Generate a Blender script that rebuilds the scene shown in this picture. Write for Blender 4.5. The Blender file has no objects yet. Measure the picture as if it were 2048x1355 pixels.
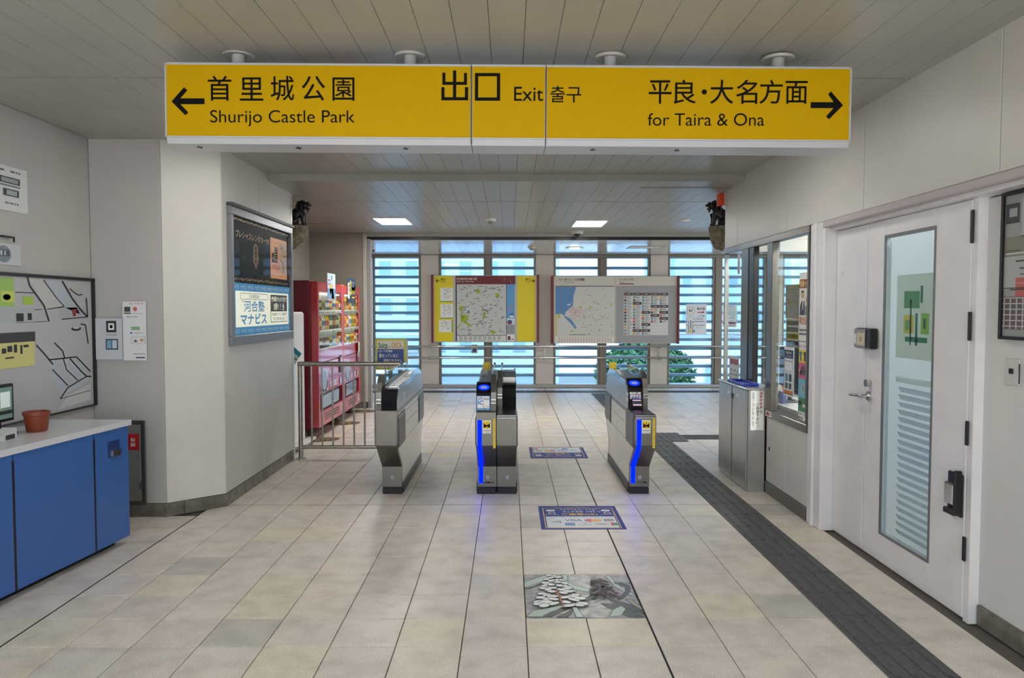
import bpy, bmesh, math, random
from mathutils import Vector, Matrix

random.seed(7)
SC = bpy.context.scene
COL = SC.collection

# ------------------------------------------------------------------ camera
F_PX, CAM_H = 1460.0, 1.535
PITCH, YAW = math.atan(60.5 / F_PX), math.atan(6 / F_PX)
cd = bpy.data.cameras.new('camera')
cd.sensor_width, cd.lens = 36.0, F_PX * 36.0 / 2048.0
cd.clip_start, cd.clip_end = 0.05, 400
cam = bpy.data.objects.new('camera', cd)
cam.location = (0, 0, CAM_H)
cam.rotation_euler = (math.pi / 2 - PITCH, 0, -YAW)
COL.objects.link(cam)
SC.camera = cam

# ------------------------------------------------------------------ sky, exposure
SC.view_settings.view_transform = 'Standard'
SC.view_settings.look = 'None'
SC.view_settings.exposure = 0.62
SC.view_settings.gamma = 1.0
SC.view_settings.use_curve_mapping = False
SC.cycles.max_bounces = 8
SC.cycles.diffuse_bounces = 5
SC.cycles.glossy_bounces = 4
SC.cycles.transparent_max_bounces = 12
SC.cycles.caustics_reflective = False
SC.cycles.caustics_refractive = False
SC.cycles.sample_clamp_indirect = 4.0
SKY_STRENGTH = 2.0
LAMP_STRENGTH = 17.0            # ceiling panels
w = bpy.data.worlds.new('sky')
SC.world = w
w.use_nodes = True
nt = w.node_tree
nt.nodes.clear()
n_out = nt.nodes.new('ShaderNodeOutputWorld')
n_bg = nt.nodes.new('ShaderNodeBackground')
n_tc = nt.nodes.new('ShaderNodeTexCoord')
n_sep = nt.nodes.new('ShaderNodeSeparateXYZ')
n_rmp = nt.nodes.new('ShaderNodeValToRGB')
n_rmp.color_ramp.elements[0].position = 0.0
n_rmp.color_ramp.elements[0].color = (0.93, 0.97, 1.0, 1)
n_rmp.color_ramp.elements[1].position = 0.6
n_rmp.color_ramp.elements[1].color = (0.62, 0.80, 1.0, 1)
nt.links.new(n_tc.outputs['Generated'], n_sep.inputs[0])
nt.links.new(n_sep.outputs['Z'], n_rmp.inputs[0])
nt.links.new(n_rmp.outputs[0], n_bg.inputs[0])
n_bg.inputs[1].default_value = SKY_STRENGTH
nt.links.new(n_bg.outputs[0], n_out.inputs[0])
sl = bpy.data.lights.new('sun', 'SUN')
sl.energy = 4.0
sl.angle = math.radians(3)
sl.color = (1.0, 0.97, 0.92)
sun = bpy.data.objects.new('sun', sl)
sun.rotation_euler = (math.radians(36), 0, math.radians(-22))
COL.objects.link(sun)

# ------------------------------------------------------------------ materials
def lin(c):
    c = c / 255.0
    return c / 12.92 if c <= 0.04045 else ((c + 0.055) / 1.055) ** 2.4

MATS = {}
def M(rgb, rough=0.55, metal=0.0, emit=0.0, spec=0.5, coat=0.0, name=None):
    key = (rgb, rough, metal, emit, spec, coat)
    if key in MATS:
        return MATS[key]
    m = bpy.data.materials.new(name or 'paint_%d_%d_%d' % rgb)
    m.use_nodes = True
    b = m.node_tree.nodes['Principled BSDF']
    col = tuple(lin(v) for v in rgb) + (1,)
    b.inputs['Base Color'].default_value = col
    b.inputs['Roughness'].default_value = rough
    b.inputs['Metallic'].default_value = metal
    b.inputs['Specular IOR Level'].default_value = spec
    b.inputs['Coat Weight'].default_value = coat
    b.inputs['Coat Roughness'].default_value = 0.08
    if emit:
        b.inputs['Emission Color'].default_value = col
        b.inputs['Emission Strength'].default_value = emit
    MATS[key] = m
    return m

def noisy(name, rgb1, rgb2, scale, rough=0.5, metal=0.0, bump=0.0, rrange=0.0, stretch=(1, 1, 1), coat=0.0, detail=3.0, spec=0.5):
    """two-tone noise material in world space"""
    m = bpy.data.materials.new(name)
    m.use_nodes = True
    t = m.node_tree
    b = t.nodes['Principled BSDF']
    g = t.nodes.new('ShaderNodeNewGeometry')
    mp = t.nodes.new('ShaderNodeMapping')
    mp.inputs['Scale'].default_value = stretch
    n = t.nodes.new('ShaderNodeTexNoise')
    n.inputs['Scale'].default_value = scale
    n.inputs['Detail'].default_value = detail
    r = t.nodes.new('ShaderNodeValToRGB')
    r.color_ramp.elements[0].position = 0.35
    r.color_ramp.elements[1].position = 0.65
    r.color_ramp.elements[0].color = tuple(lin(v) for v in rgb1) + (1,)
    r.color_ramp.elements[1].color = tuple(lin(v) for v in rgb2) + (1,)
    t.links.new(g.outputs['Position'], mp.inputs[0])
    t.links.new(mp.outputs[0], n.inputs['Vector'])
    t.links.new(n.outputs['Fac'], r.inputs[0])
    t.links.new(r.outputs[0], b.inputs['Base Color'])
    b.inputs['Roughness'].default_value = rough
    b.inputs['Metallic'].default_value = metal
    b.inputs['Coat Weight'].default_value = coat
    b.inputs['Coat Roughness'].default_value = 0.06
    b.inputs['Specular IOR Level'].default_value = spec
    if rrange:
        mr = t.nodes.new('ShaderNodeMapRange')
        mr.inputs['To Min'].default_value = rough - rrange
        mr.inputs['To Max'].default_value = rough + rrange
        t.links.new(n.outputs['Fac'], mr.inputs[0])
        t.links.new(mr.outputs[0], b.inputs['Roughness'])
    if bump:
        bp = t.nodes.new('ShaderNodeBump')
        bp.inputs['Strength'].default_value = bump
        bp.inputs['Distance'].default_value = 0.002
        t.links.new(n.outputs['Fac'], bp.inputs['Height'])
        t.links.new(bp.outputs[0], b.inputs['Normal'])
    return m

def glass(name, tint, rough=0.0, refl=1.0, ior=1.45):
    m = bpy.data.materials.new(name)
    m.use_nodes = True
    t = m.node_tree
    t.nodes.clear()
    o = t.nodes.new('ShaderNodeOutputMaterial')
    mx = t.nodes.new('ShaderNodeMixShader')
    tr = t.nodes.new('ShaderNodeBsdfTransparent')
    tr.inputs[0].default_value = tint + (1,)
    gl = t.nodes.new('ShaderNodeBsdfGlossy')
    gl.inputs['Roughness'].default_value = rough
    fr = t.nodes.new('ShaderNodeFresnel')
    fr.inputs['IOR'].default_value = ior
    mu = t.nodes.new('ShaderNodeMath')
    mu.operation = 'MULTIPLY'
    mu.inputs[1].default_value = refl
    ge = t.nodes.new('ShaderNodeNewGeometry')
    iv = t.nodes.new('ShaderNodeMath')
    iv.operation = 'SUBTRACT'
    iv.inputs[0].default_value = 1.0
    t.links.new(ge.outputs['Backfacing'], iv.inputs[1])
    m0 = t.nodes.new('ShaderNodeMath')
    m0.operation = 'MULTIPLY'
    t.links.new(fr.outputs[0], m0.inputs[0])
    t.links.new(iv.outputs[0], m0.inputs[1])
    t.links.new(m0.outputs[0], mu.inputs[0])
    t.links.new(mu.outputs[0], mx.inputs[0])
    t.links.new(tr.outputs[0], mx.inputs[1])
    t.links.new(gl.outputs[0], mx.inputs[2])
    t.links.new(mx.outputs[0], o.inputs[0])
    return m

def backlit(name, rgb, t_share=0.65):
    m = bpy.data.materials.new(name)
    m.use_nodes = True
    t = m.node_tree
    t.nodes.clear()
    o = t.nodes.new('ShaderNodeOutputMaterial'); mx = t.nodes.new('ShaderNodeMixShader')
    d = t.nodes.new('ShaderNodeBsdfDiffuse'); tl = t.nodes.new('ShaderNodeBsdfTranslucent')
    for n in (d, tl):
        n.inputs[0].default_value = tuple(lin(v) for v in rgb) + (1,)
    mx.inputs[0].default_value = t_share
    t.links.new(d.outputs[0], mx.inputs[1]); t.links.new(tl.outputs[0], mx.inputs[2]); t.links.new(mx.outputs[0], o.inputs[0])
    return m

def tile_material():
    m = bpy.data.materials.new('speckled_floor_tile')
    m.use_nodes = True
    t = m.node_tree
    b = t.nodes['Principled BSDF']
    g = t.nodes.new('ShaderNodeNewGeometry')
    oi = t.nodes.new('ShaderNodeObjectInfo')
    ad = t.nodes.new('ShaderNodeMath'); ad.operation = 'ADD'
    fr = t.nodes.new('ShaderNodeMath'); fr.operation = 'FRACT'
    t.links.new(g.outputs['Random Per Island'], ad.inputs[0])
    t.links.new(oi.outputs['Random'], ad.inputs[1])
    t.links.new(ad.outputs[0], fr.inputs[0])
    r = t.nodes.new('ShaderNodeValToRGB')
    r.color_ramp.interpolation = 'CONSTANT'
    cols = [(0.0, (229, 221, 209)), (0.22, (227, 218, 209)), (0.42, (231, 221, 207)), (0.60, (222, 215, 203)),
            (0.74, (232, 223, 202)), (0.82, (228, 218, 209)), (0.95, (206, 201, 192))]
    r.color_ramp.elements[0].color = tuple(lin(v) for v in cols[0][1]) + (1,)
    r.color_ramp.elements[1].position = cols[1][0]
    r.color_ramp.elements[1].color = tuple(lin(v) for v in cols[1][1]) + (1,)
    for p, c in cols[2:]:
        e = r.color_ramp.elements.new(p)
        e.color = tuple(lin(v) for v in c) + (1,)
    t.links.new(fr.outputs[0], r.inputs[0])
    n = t.nodes.new('ShaderNodeTexNoise')
    n.inputs['Scale'].default_value = 260
    n.inputs['Detail'].default_value = 2
    t.links.new(g.outputs['Position'], n.inputs['Vector'])
    r2 = t.nodes.new('ShaderNodeValToRGB')
    r2.color_ramp.elements[0].position = 0.36
    r2.color_ramp.elements[0].color = (0.56, 0.54, 0.52, 1)
    r2.color_ramp.elements[1].position = 0.5
    r2.color_ramp.elements[1].color = (1, 1, 1, 1)
    t.links.new(n.outputs['Fac'], r2.inputs[0])
    n2 = t.nodes.new('ShaderNodeTexNoise')
    n2.inputs['Scale'].default_value = 7
    n2.inputs['Detail'].default_value = 4
    t.links.new(g.outputs['Position'], n2.inputs['Vector'])
    r3 = t.nodes.new('ShaderNodeValToRGB')
    r3.color_ramp.elements[0].position = 0.3
    r3.color_ramp.elements[0].color = (0.80, 0.79, 0.78, 1)
    r3.color_ramp.elements[1].position = 0.6
    r3.color_ramp.elements[1].color = (1, 1, 1, 1)
    t.links.new(n2.outputs['Fac'], r3.inputs[0])
    m1 = t.nodes.new('ShaderNodeMix'); m1.data_type = 'RGBA'; m1.blend_type = 'MULTIPLY'; m1.inputs[0].default_value = 1
    m2 = t.nodes.new('ShaderNodeMix'); m2.data_type = 'RGBA'; m2.blend_type = 'MULTIPLY'; m2.inputs[0].default_value = 1
    t.links.new(r.outputs[0], m1.inputs['A']); t.links.new(r2.outputs[0], m1.inputs['B'])
    t.links.new(m1.outputs['Result'], m2.inputs['A']); t.links.new(r3.outputs[0], m2.inputs['B'])
    t.links.new(m2.outputs['Result'], b.inputs['Base Color'])
    mr = t.nodes.new('ShaderNodeMapRange')
    mr.inputs['To Min'].default_value = 0.30
    mr.inputs['To Max'].default_value = 0.48
    t.links.new(n2.outputs['Fac'], mr.inputs[0])
    t.links.new(mr.outputs[0], b.inputs['Roughness'])
    bp = t.nodes.new('ShaderNodeBump')
    bp.inputs['Strength'].default_value = 0.12
    bp.inputs['Distance'].default_value = 0.001
    t.links.new(n.outputs['Fac'], bp.inputs['Height'])
    t.links.new(bp.outputs[0], b.inputs['Normal'])
    return m

TILE = tile_material()
GROUT = M((92, 88, 82), 0.85, name='grout')
BLACKGAP = M((22, 22, 23), 0.8, name='expansion_joint')
WALL = noisy('cream_wall_panel', (202, 199, 193), (207, 204, 198), 2.5, 0.42, rrange=0.05)
WALLC = noisy('grey_wall_panel', (178, 177, 175), (183, 181, 178), 2.0, 0.5)
JOINT = M((78, 76, 72), 0.8, name='panel_joint')
CEIL = noisy('ceiling_board_paint', (160, 160, 154), (164, 164, 158), 3.0, 0.36, coat=0.05)
CEILGLOSS = noisy('glossy_ceiling_board_paint', (196, 195, 190), (205, 204, 198), 3.0, 0.22, coat=0.35)
STEEL = noisy('brushed_steel', (114, 111, 105), (119, 116, 110), 2.5, 0.30, 0.85)
STEELH = noisy('brushed_steel_light', (178, 177, 174), (183, 182, 179), 2.5, 0.28, 0.75)
CHROME = M((205, 205, 205), 0.12, 1.0, name='polished_chrome')
ALU = M((176, 174, 169), 0.35, 0.8, name='aluminium')
DARKSTONE = noisy('dark_stone_base', (92, 88, 82), (116, 111, 103), 14, 0.18, rrange=0.05)
BLACK = M((16, 16, 18), 0.32, name='black_plastic')
BLACKGLOSS = M((10, 11, 16), 0.12, coat=0.4, name='black_gloss_panel')
RUBBER = M((38, 38, 40), 0.7, name='black_rubber')
TACT = noisy('tactile_rubber', (74, 74, 75), (88, 88, 88), 40, 0.6, bump=0.1)
YELLOW = M((205, 162, 0), 0.55, spec=.1, name='sign_yellow')
INK = M((9, 9, 9), 0.6, spec=.15, name='ink_black')
WHITE = M((240, 240, 236), 0.5, name='print_white')
SIGNCASE = M((196, 197, 202), 0.4, 0.2, name='sign_casing_grey')
BEIGE = noisy('beige_pillar_panel', (206, 197, 187), (211, 202, 192), 3, 0.5)
BRONZE = M((126, 118, 108), 0.4, 0.3, name='window_frame_bronze')
SLATM = M((236, 234, 228), 0.5, name='louver_grey')
VRED = M((178, 14, 34), 0.22, coat=0.6, name='vending_red')
VDARK = M((116, 8, 34), 0.3, coat=0.3, name='vending_dark_red')
GLASSW = glass('window_glass_blue', (0.66, 0.82, 0.95), 0.0, 0.9)
GLASSC = glass('clear_glass', (0.93, 0.96, 0.95), 0.0, 1.1, 1.5)
GLASSF = glass('frosted_glass', (0.86, 0.93, 0.93), 0.25, 1.0)
ACRYL = glass('acrylic_cover', (0.98, 0.99, 0.99), 0.02, .3, 1.3)
LAMPM = M((255, 252, 246), 0.5, emit=LAMP_STRENGTH, name='lamp_diffuser')
LEDB = M((0, 14, 255), 0.6, emit=4.0, spec=0.0, name='blue_led')
DOORP = noisy('door_paint', (218, 216, 218), (226, 223, 223), 5, 0.30, rrange=0.06)

# ------------------------------------------------------------------ mesh helpers
WL = {}          # world location of each object
def wloc(o):
    return WL.get(o.name, Vector((0, 0, 0)))

class B:
    def __init__(s):
        s.v, s.f, s.m, s.mats = [], [], [], []
    def mi(s, m):
        if m not in s.mats:
            s.mats.append(m)
        return s.mats.index(m)
    def raw(s, vs, fs, m):
        k = len(s.v); i = s.mi(m)
        s.v += [tuple(p) for p in vs]
        for f in fs:
            s.f.append(tuple(k + a for a in f)); s.m.append(i)
        return s
    def box(s, x0, x1, y0, y1, z0, z1, m, b=0.0):
        if x0 > x1: x0, x1 = x1, x0
        if y0 > y1: y0, y1 = y1, y0
        if z0 > z1: z0, z1 = z1, z0
        if b <= 0:
            vs = [(x, y, z) for x in (x0, x1) for y in (y0, y1) for z in (z0, z1)]
            fs = [(0, 1, 3, 2), (4, 6, 7, 5), (0, 4, 5, 1), (2, 3, 7, 6), (0, 2, 6, 4), (1, 5, 7, 3)]
            return s.raw(vs, fs, m)
        b = min(b, (x1 - x0) * .49, (y1 - y0) * .49, (z1 - z0) * .49)
        lo, hi = (x0, y0, z0), (x1, y1, z1)
        vs, idx = [], {}
        for i in range(2):
            for j in range(2):
                for k in range(2):
                    c = (i, j, k)
                    for a in range(3):
                        p = []
                        for d in range(3):
                            e = hi[d] if c[d] else lo[d]
                            if d != a:
                                e += -b if c[d] else b
                            p.append(e)
                        idx[(c, a)] = len(vs); vs.append(tuple(p))
        fs = []
        for a in range(3):
            o = [d for d in range(3) if d != a]
            for side in range(2):
                q = []
                for (p, r) in ((0, 0), (1, 0), (1, 1), (0, 1)):
                    c = [0, 0, 0]; c[a] = side; c[o[0]] = p; c[o[1]] = r
                    q.append(idx[(tuple(c), a)])
                fs.append(q)
            for p in range(2):
                for r in range(2):
                    c0 = [0, 0, 0]; c0[o[0]] = p; c0[o[1]] = r; c1 = list(c0); c1[a] = 1
                    c0, c1 = tuple(c0), tuple(c1)
                    fs.append([idx[(c0, o[0])], idx[(c1, o[0])], idx[(c1, o[1])], idx[(c0, o[1])]])
        for i in range(2):
            for j in range(2):
                for k in range(2):
                    fs.append([idx[((i, j, k), a)] for a in range(3)])
        return s.raw(vs, fs, m)
    def prism(s, pts, axis, a0, a1, m):
        def P(p, a):
            return {'x': (a, p[0], p[1]), 'y': (p[0], a, p[1]), 'z': (p[0], p[1], a)}[axis]
        n = len(pts)
        vs = [P(p, a0) for p in pts] + [P(p, a1) for p in pts]
        fs = [tuple(range(n))[::-1], tuple(range(n, 2 * n))]
        fs += [(i, (i + 1) % n, n + (i + 1) % n, n + i) for i in range(n)]
        return s.raw(vs, fs, m)
    def tube(s, pts, r, m, n=10):
        pts = [Vector(p) for p in pts]
        rings = []
        for i, p in enumerate(pts):
            d = (pts[min(i + 1, len(pts) - 1)] - pts[max(i - 1, 0)]).normalized()
            u = d.cross(Vector((0, 0, 1)) if abs(d.z) < .9 else Vector((1, 0, 0))).normalized()
            v = d.cross(u)
            rr = r[i] if isinstance(r, (list, tuple)) else r
            rings.append([p + (u * math.cos(2 * math.pi * k / n) + v * math.sin(2 * math.pi * k / n)) * rr for k in range(n)])
        vs = [p for ring in rings for p in ring]
        fs = [(i * n + k, i * n + (k + 1) % n, (i + 1) * n + (k + 1) % n, (i + 1) * n + k) for i in range(len(pts) - 1) for k in range(n)]
        fs += [tuple(range(n))[::-1], tuple((len(pts) - 1) * n + k for k in range(n))]
        return s.raw(vs, fs, m)
    def lathe(s, prof, c, m, n=14, axis='z'):
        vs, fs = [], []
        for r, h in prof:
            for k in range(n):
                a = 2 * math.pi * k / n
                p = (r * math.cos(a), r * math.sin(a), h)
                if axis == 'x': p = (p[2], p[0], p[1])
                if axis == 'y': p = (p[0], p[2], p[1])
                vs.append((c[0] + p[0], c[1] + p[1], c[2] + p[2]))
        for i in range(len(prof) - 1):
            for k in range(n):
                fs.append((i * n + k, i * n + (k + 1) % n, (i + 1) * n + (k + 1) % n, (i + 1) * n + k))
        fs += [tuple(range(n))[::-1], tuple((len(prof) - 1) * n + k for k in range(n))]
        return s.raw(vs, fs, m)
    def ball(s, c, r, m, nu=12, nv=8):
        vs, fs = [], []
        for j in range(1, nv):
            t = math.pi * j / nv
            for k in range(nu):
                a = 2 * math.pi * k / nu
                vs.append((c[0] + r[0] * math.sin(t) * math.cos(a), c[1] + r[1] * math.sin(t) * math.sin(a), c[2] + r[2] * math.cos(t)))
        vs += [(c[0], c[1], c[2] + r[2]), (c[0], c[1], c[2] - r[2])]
        T, U = len(vs) - 2, len(vs) - 1
        for j in range(nv - 2):
            for k in range(nu):
                fs.append((j * nu + k, j * nu + (k + 1) % nu, (j + 1) * nu + (k + 1) % nu, (j + 1) * nu + k))
        for k in range(nu):
            fs.append((T, (k + 1) % nu, k)); fs.append((U, (nv - 2) * nu + k, (nv - 2) * nu + (k + 1) % nu))
        return s.raw(vs, fs, m)
    def mesh(s, name, off=Vector((0, 0, 0)), smooth=None, normals=True):
        me = bpy.data.meshes.new(name)
        me.from_pydata([Vector(p) - off for p in s.v], [], s.f)
        for m in s.mats:
            me.materials.append(m)
        me.polygons.foreach_set('material_index', s.m)
        if normals:
            bm = bmesh.new(); bm.from_mesh(me)
            bmesh.ops.recalc_face_normals(bm, faces=bm.faces[:])
            bm.to_mesh(me); bm.free()
        if smooth:
            me.polygons.foreach_set('use_smooth', [True] * len(me.polygons))
            me.set_sharp_from_angle(angle=math.radians(smooth))
        me.update()
        return me
    def done(s, name, parent=None, smooth=None, normals=True, label=None):
        if not s.v:
            return None
        if parent is None:
            xs, ys, zs = zip(*s.v)
            off = Vector(((min(xs) + max(xs)) / 2, (min(ys) + max(ys)) / 2, min(zs)))
        else:
            off = wloc(parent)
        o = bpy.data.objects.new(name, s.mesh(name, off, smooth, normals))
        COL.objects.link(o)
        if parent is None:
            o.location = off
        else:
            o.parent = parent
        WL[o.name] = Vector(off)
        if label: o['label'] = label
        return o

def tag(o, label, cat, group=None, kind=None):
    o['label'] = label; o['category'] = cat
    if group: o['group'] = group
    if kind: o['kind'] = kind
    return o
def thing(name, label, cat, loc=(0, 0, 0), group=None, kind=None):
    o = bpy.data.objects.new(name, None)
    o.empty_display_size = 0.1
    COL.objects.link(o); o.location = loc
    WL[o.name] = Vector(loc)
    return tag(o, label, cat, group, kind)
def struct(o, label, cat):
    return tag(o, label, cat, kind='structure')
def piece(name, me, parent, loc, rotz=0.0):
    o = bpy.data.objects.new(name, me)
    COL.objects.link(o); o.parent = parent
    o.location = Vector(loc) - wloc(parent); o.rotation_euler.z = rotz
    WL[o.name] = Vector(loc)
    return o
def pbox(name, parent, x0, x1, y0, y1, z0, z1, m, b=0.002, label=None):
    return B().box(x0, x1, y0, y1, z0, z1, m, b).done(name, parent, label=label)

# ------------------------------------------------------------------ lettering
TXT = {}
def text_mesh(s, bold=0.0, res=4):
    k = (s, bold, res)
    if k not in TXT:
        c = bpy.data.curves.new('lettering', 'FONT')
        c.body = s; c.offset = bold; c.resolution_u = res
        o = bpy.data.objects.new('lettering', c)
        COL.objects.link(o)
        me = bpy.data.meshes.new_from_object(o.evaluated_get(bpy.context.evaluated_depsgraph_get()))
        vs = [(v.co.x, v.co.y) for v in me.vertices]
        fs = [tuple(p.vertices) for p in me.polygons]
        x0, x1 = min(v[0] for v in vs), max(v[0] for v in vs)
        y0, y1 = min(v[1] for v in vs), max(v[1] for v in vs)
        TXT[k] = ([((x - x0) / (x1 - x0 or 1), (y - y0) / (y1 - y0 or 1)) for x, y in vs], fs)
        bpy.data.objects.remove(o); bpy.data.curves.remove(c); bpy.data.meshes.remove(me)
    return TXT[k]

class Sheet:
    """flat print laid on a real plane: layout units are scaled to metres, y counted downwards"""
    def __init__(s, O, u, v, x0=0.0, y0=0.0, sc=1.0, sy=None, n=None, step=0.0005):
        s.O, s.u, s.vv = Vector(O), Vector(u), Vector(v)
        s.n = Vector(n) if n else s.u.cross(s.vv).normalized()
        s.x0, s.y0, s.sc, s.sy, s.k, s.step = x0, y0, sc, sy or sc, 1, step
        s.art, s.txt = B(), B()
    def P(s, x, y):
        return s.O + s.u * ((x - s.x0) * s.sc) + s.vv * ((s.y0 - y) * s.sy) + s.n * (s.k * s.step)
    def up(s, k=1):
        s.k += k; return s
    def poly(s, pts, m):
        s.art.raw([s.P(*p) for p in pts], [tuple(range(len(pts)))], m); return s
    def rect(s, xa, ya, xb, yb, m):
        return s.poly([(xa, ya), (xb, ya), (xb, yb), (xa, yb)], m)
    def border(s, xa, ya, xb, yb, t, m):
        s.rect(xa, ya, xb, ya + t, m); s.rect(xa, yb - t, xb, yb, m)
        s.rect(xa, ya + t, xa + t, yb - t, m); return s.rect(xb - t, ya + t, xb, yb - t, m)
    def oval(s, x, y, rx, ry, m, n=16, rot=0.0):
        c, d = math.cos(rot), math.sin(rot)
        return s.poly([(x + rx * math.cos(a) * c - ry * math.sin(a) * d, y + rx * math.cos(a) * d + ry * math.sin(a) * c)
                       for a in (2 * math.pi * k / n for k in range(n))], m)
    def line(s, pts, t, m):
        for (xa, ya), (xb, yb) in zip(pts, pts[1:]):
            L = math.hypot(xb - xa, yb - ya) or 1
            nx, ny = -(yb - ya) / L * t / 2, (xb - xa) / L * t / 2
            s.poly([(xa + nx, ya + ny), (xb + nx, yb + ny), (xb - nx, yb - ny), (xa - nx, ya - ny)], m)
        return s
    def text(s, t, xa, ya, xb, yb, m, bold=0.0, res=3):
        vs, fs = text_mesh(t, bold, res)
        s.txt.raw([s.P(xa + (xb - xa) * x, yb + (ya - yb) * y) for x, y in vs], fs, m); return s
    def vtext(s, t, xa, ya, xb, yb, m, bold=0.0, res=2):
        h = (yb - ya) / len(t)
        for i, ch in enumerate(t):
            if ch in '。、':
                s.text(ch, xa + (xb - xa) * .6, ya + h * i + h * .1, xb, ya + h * i + h * .4, m, bold, res)
            elif ch in 'ー':
                s.rect((xa + xb) / 2 - (xb - xa) * .06, ya + h * i + h * .1, (xa + xb) / 2 + (xb - xa) * .06, ya + h * i + h * .85, m)
            elif ch != ' ':
                s.text(ch, xa, ya + h * i + h * .06, xb, ya + h * (i + 1) - h * .06, m, bold, res)
        return s
    def scrawl(s, xa, ya, xb, yb, rows, m, fill=0.5, rng=random):
        """rows of tiny unreadable print"""
        h = (yb - ya) / rows
        for r in range(rows):
            x = xa
            while x < xb - h * .4:
                w = h * rng.uniform(.3, 1.1)
                if rng.random() < .8:
                    s.rect(x, ya + h * r + h * (1 - fill) / 2, min(x + w, xb), ya + h * r + h * (1 + fill) / 2, m)
                x += w + h * .22
        return s
    def finish(s, parent, art='artwork', txt='lettering'):
        a = s.art.done(art, parent, normals=False)
        b = s.txt.done(txt, parent, normals=False)
        return a, b

UX, UY, UZ = Vector((1, 0, 0)), Vector((0, 1, 0)), Vector((0, 0, 1))

def poster(name, label, cat, O, u, W, H, base, x0, y0, sc, fn, th=0.003, group=None, sy=None):
    """paper sheet: O is the lower corner on the reading side, u runs to the reader's right"""
    u = Vector(u); n = u.cross(UZ)
    b = B()
    O = Vector(O)
    p = [O, O + u * W, O + u * W + UZ * H, O + UZ * H]
    b.raw(p + [q + n * th for q in p], [(3, 2, 1, 0), (4, 5, 6, 7), (0, 1, 5, 4), (1, 2, 6, 5), (2, 3, 7, 6), (3, 0, 4, 7)], base)
    o = b.done(name)
    tag(o, label, cat, group)
    if fn:
        s = Sheet(O + n * th, u, UZ, x0, y0, sc, sy)
        fn(s)
        s.finish(o)
    return o

# ================================================================== FLOOR
TX0, TY0, TS = 0.083, 3.565, 0.30
floor = B().box(-7, 8, -4, 14.3, -0.12, -0.010, GROUT).done('floor')
struct(floor, 'beige speckled square tile floor of the station concourse', 'floor')

def tact_cells():
    """(x, y, kind): centre of each tactile block"""
    cells = []
    y = TY0 - 7 * TS + TS / 2
    while y < 8.35:
        cells.append((1.733, y, 'along')); y += TS
    for j in range(2):
        for i in range(2):
            cells.append((1.633 + TS * i, 8.515 + TS * j, 'along'))
    y = 8.515 + 2 * TS
    while y < 13.2:
        cells.append((1.633, y, 'along')); y += TS
    for i in range(5):
        cells.append((2.083 + .15 + TS * i, 8.665, 'across'))
    x = -2.55
    while x < 5.5:
        cells.append((x, 13.46, 'along' if 1.15 < x < 1.8 else 'across')); x += TS
    return cells
TC = tact_cells()
def covered(cx, cy):
    if 0.083 < cx < 0.683 and 3.565 < cy < 4.165:
        return True
    return False

def in_view(x, y, m=0.25):
    d = y
    return d > 2.7 and -0.72 * d - m < x < 0.72 * d + m
cells = []
for i in range(-24, 24):
    for j in range(-22, 37):
        xa, ya = TX0 + i * TS, TY0 + j * TS
        cx, cy = xa + TS / 2, ya + TS / 2
        if ya + TS > 14.25 or cy < -2.9:
            continue
        if cy < 7.4 and (cx < -3.0 or cx > 2.28):
            continue
        if cx < -6 or cx > 7.2 or (cx < -3.0 and cy < 11.4):
            continue
        if cy < 7.5 and cx < -2.2 and cy > 5.63 or (cx < -2.35 and cy > 5.4 and cy < 7.5):
            continue
        if covered(cx, cy):
            continue
        cells.append((cx, cy, (i - 2) % 10 == 0, (j - 7) % 10 == 0))
vis = sorted([c for c in cells if in_view(c[0], c[1], .1) and (-2.3 if c[1] < 5.4 else -2.2) < c[0] < 2.2], key=lambda c: c[1])[:300]
near = set(vis)
def tile_mesh(ax, ay):
    g = 0.0022
    b = B().box(-TS / 2 + (0.007 if ax else g), TS / 2 - (g), -TS / 2 + (0.006 if ay else g), TS / 2 - g, -0.0105, 0.0, TILE, 0.0016)
    return b.mesh('floor_tile')
TM = {(a, c): tile_mesh(a, c) for a in (False, True) for c in (False, True)}
for c in vis:
    piece('floor_tile', TM[(c[2], c[3])], floor, (c[0], c[1], 0))
rest = B()
for c in cells:
    if c in near: continue
    g = 0.0022
    rest.box(c[0] - TS / 2 + (.007 if c[2] else g), c[0] + TS / 2 - g, c[1] - TS / 2 + (.006 if c[3] else g), c[1] + TS / 2 - g, -0.0105, 0.0, TILE)
o = rest.done('far_floor_tiling', floor); o['kind'] = 'stuff'
# black expansion joints
b = B()
for x in (TX0 + 2 * TS, TX0 - 8 * TS):
    b.box(x - .0025, x + .0068, 1.0, 14.2, -0.0098, -0.0006, BLACKGAP)
b.done('expansion_joint', floor)
b = B()
for y in (TY0 + 7 * TS, TY0 + 17 * TS):
    b.box(-3.0, 2.2, y - .0022, y + .0058, -0.0098, -0.001, BLACKGAP)
b.done('expansion_joint', floor)

def tact_mesh(kind):
    b = B().box(-.149, .149, -.149, .149, -.002, .0022, TACT, .001)
    for k in range(4):
        c = -.111 + .074 * k
        if kind == 'along':
            b.box(c - .015, c + .015, -.138, .138, .002, .0068, TACT, .003)
        else:
            b.box(-.138, .138, c - .015, c + .015, .002, .0068, TACT, .003)
    return b.mesh('tactile_block')
TK = {k: tact_mesh(k) for k in ('along', 'across')}
for x, y, k in TC:
    piece('tactile_block', TK[k], floor, (x, y, 0.0021))

# ---- stone inlay picture in the floor
def fl(x, y):
    """layout of the inlay, read off in its own square"""
    return (x, y)
inlay = B().box(.0865, .6800, 3.5685, 4.1620, -.0105, .0, noisy('inlay_grey_stone', (128, 126, 128), (176, 175, 176), 18, .35), .0015).done('floor_inlay', floor,
        label='stone inlay picture of white flower spikes and green leaves')
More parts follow.
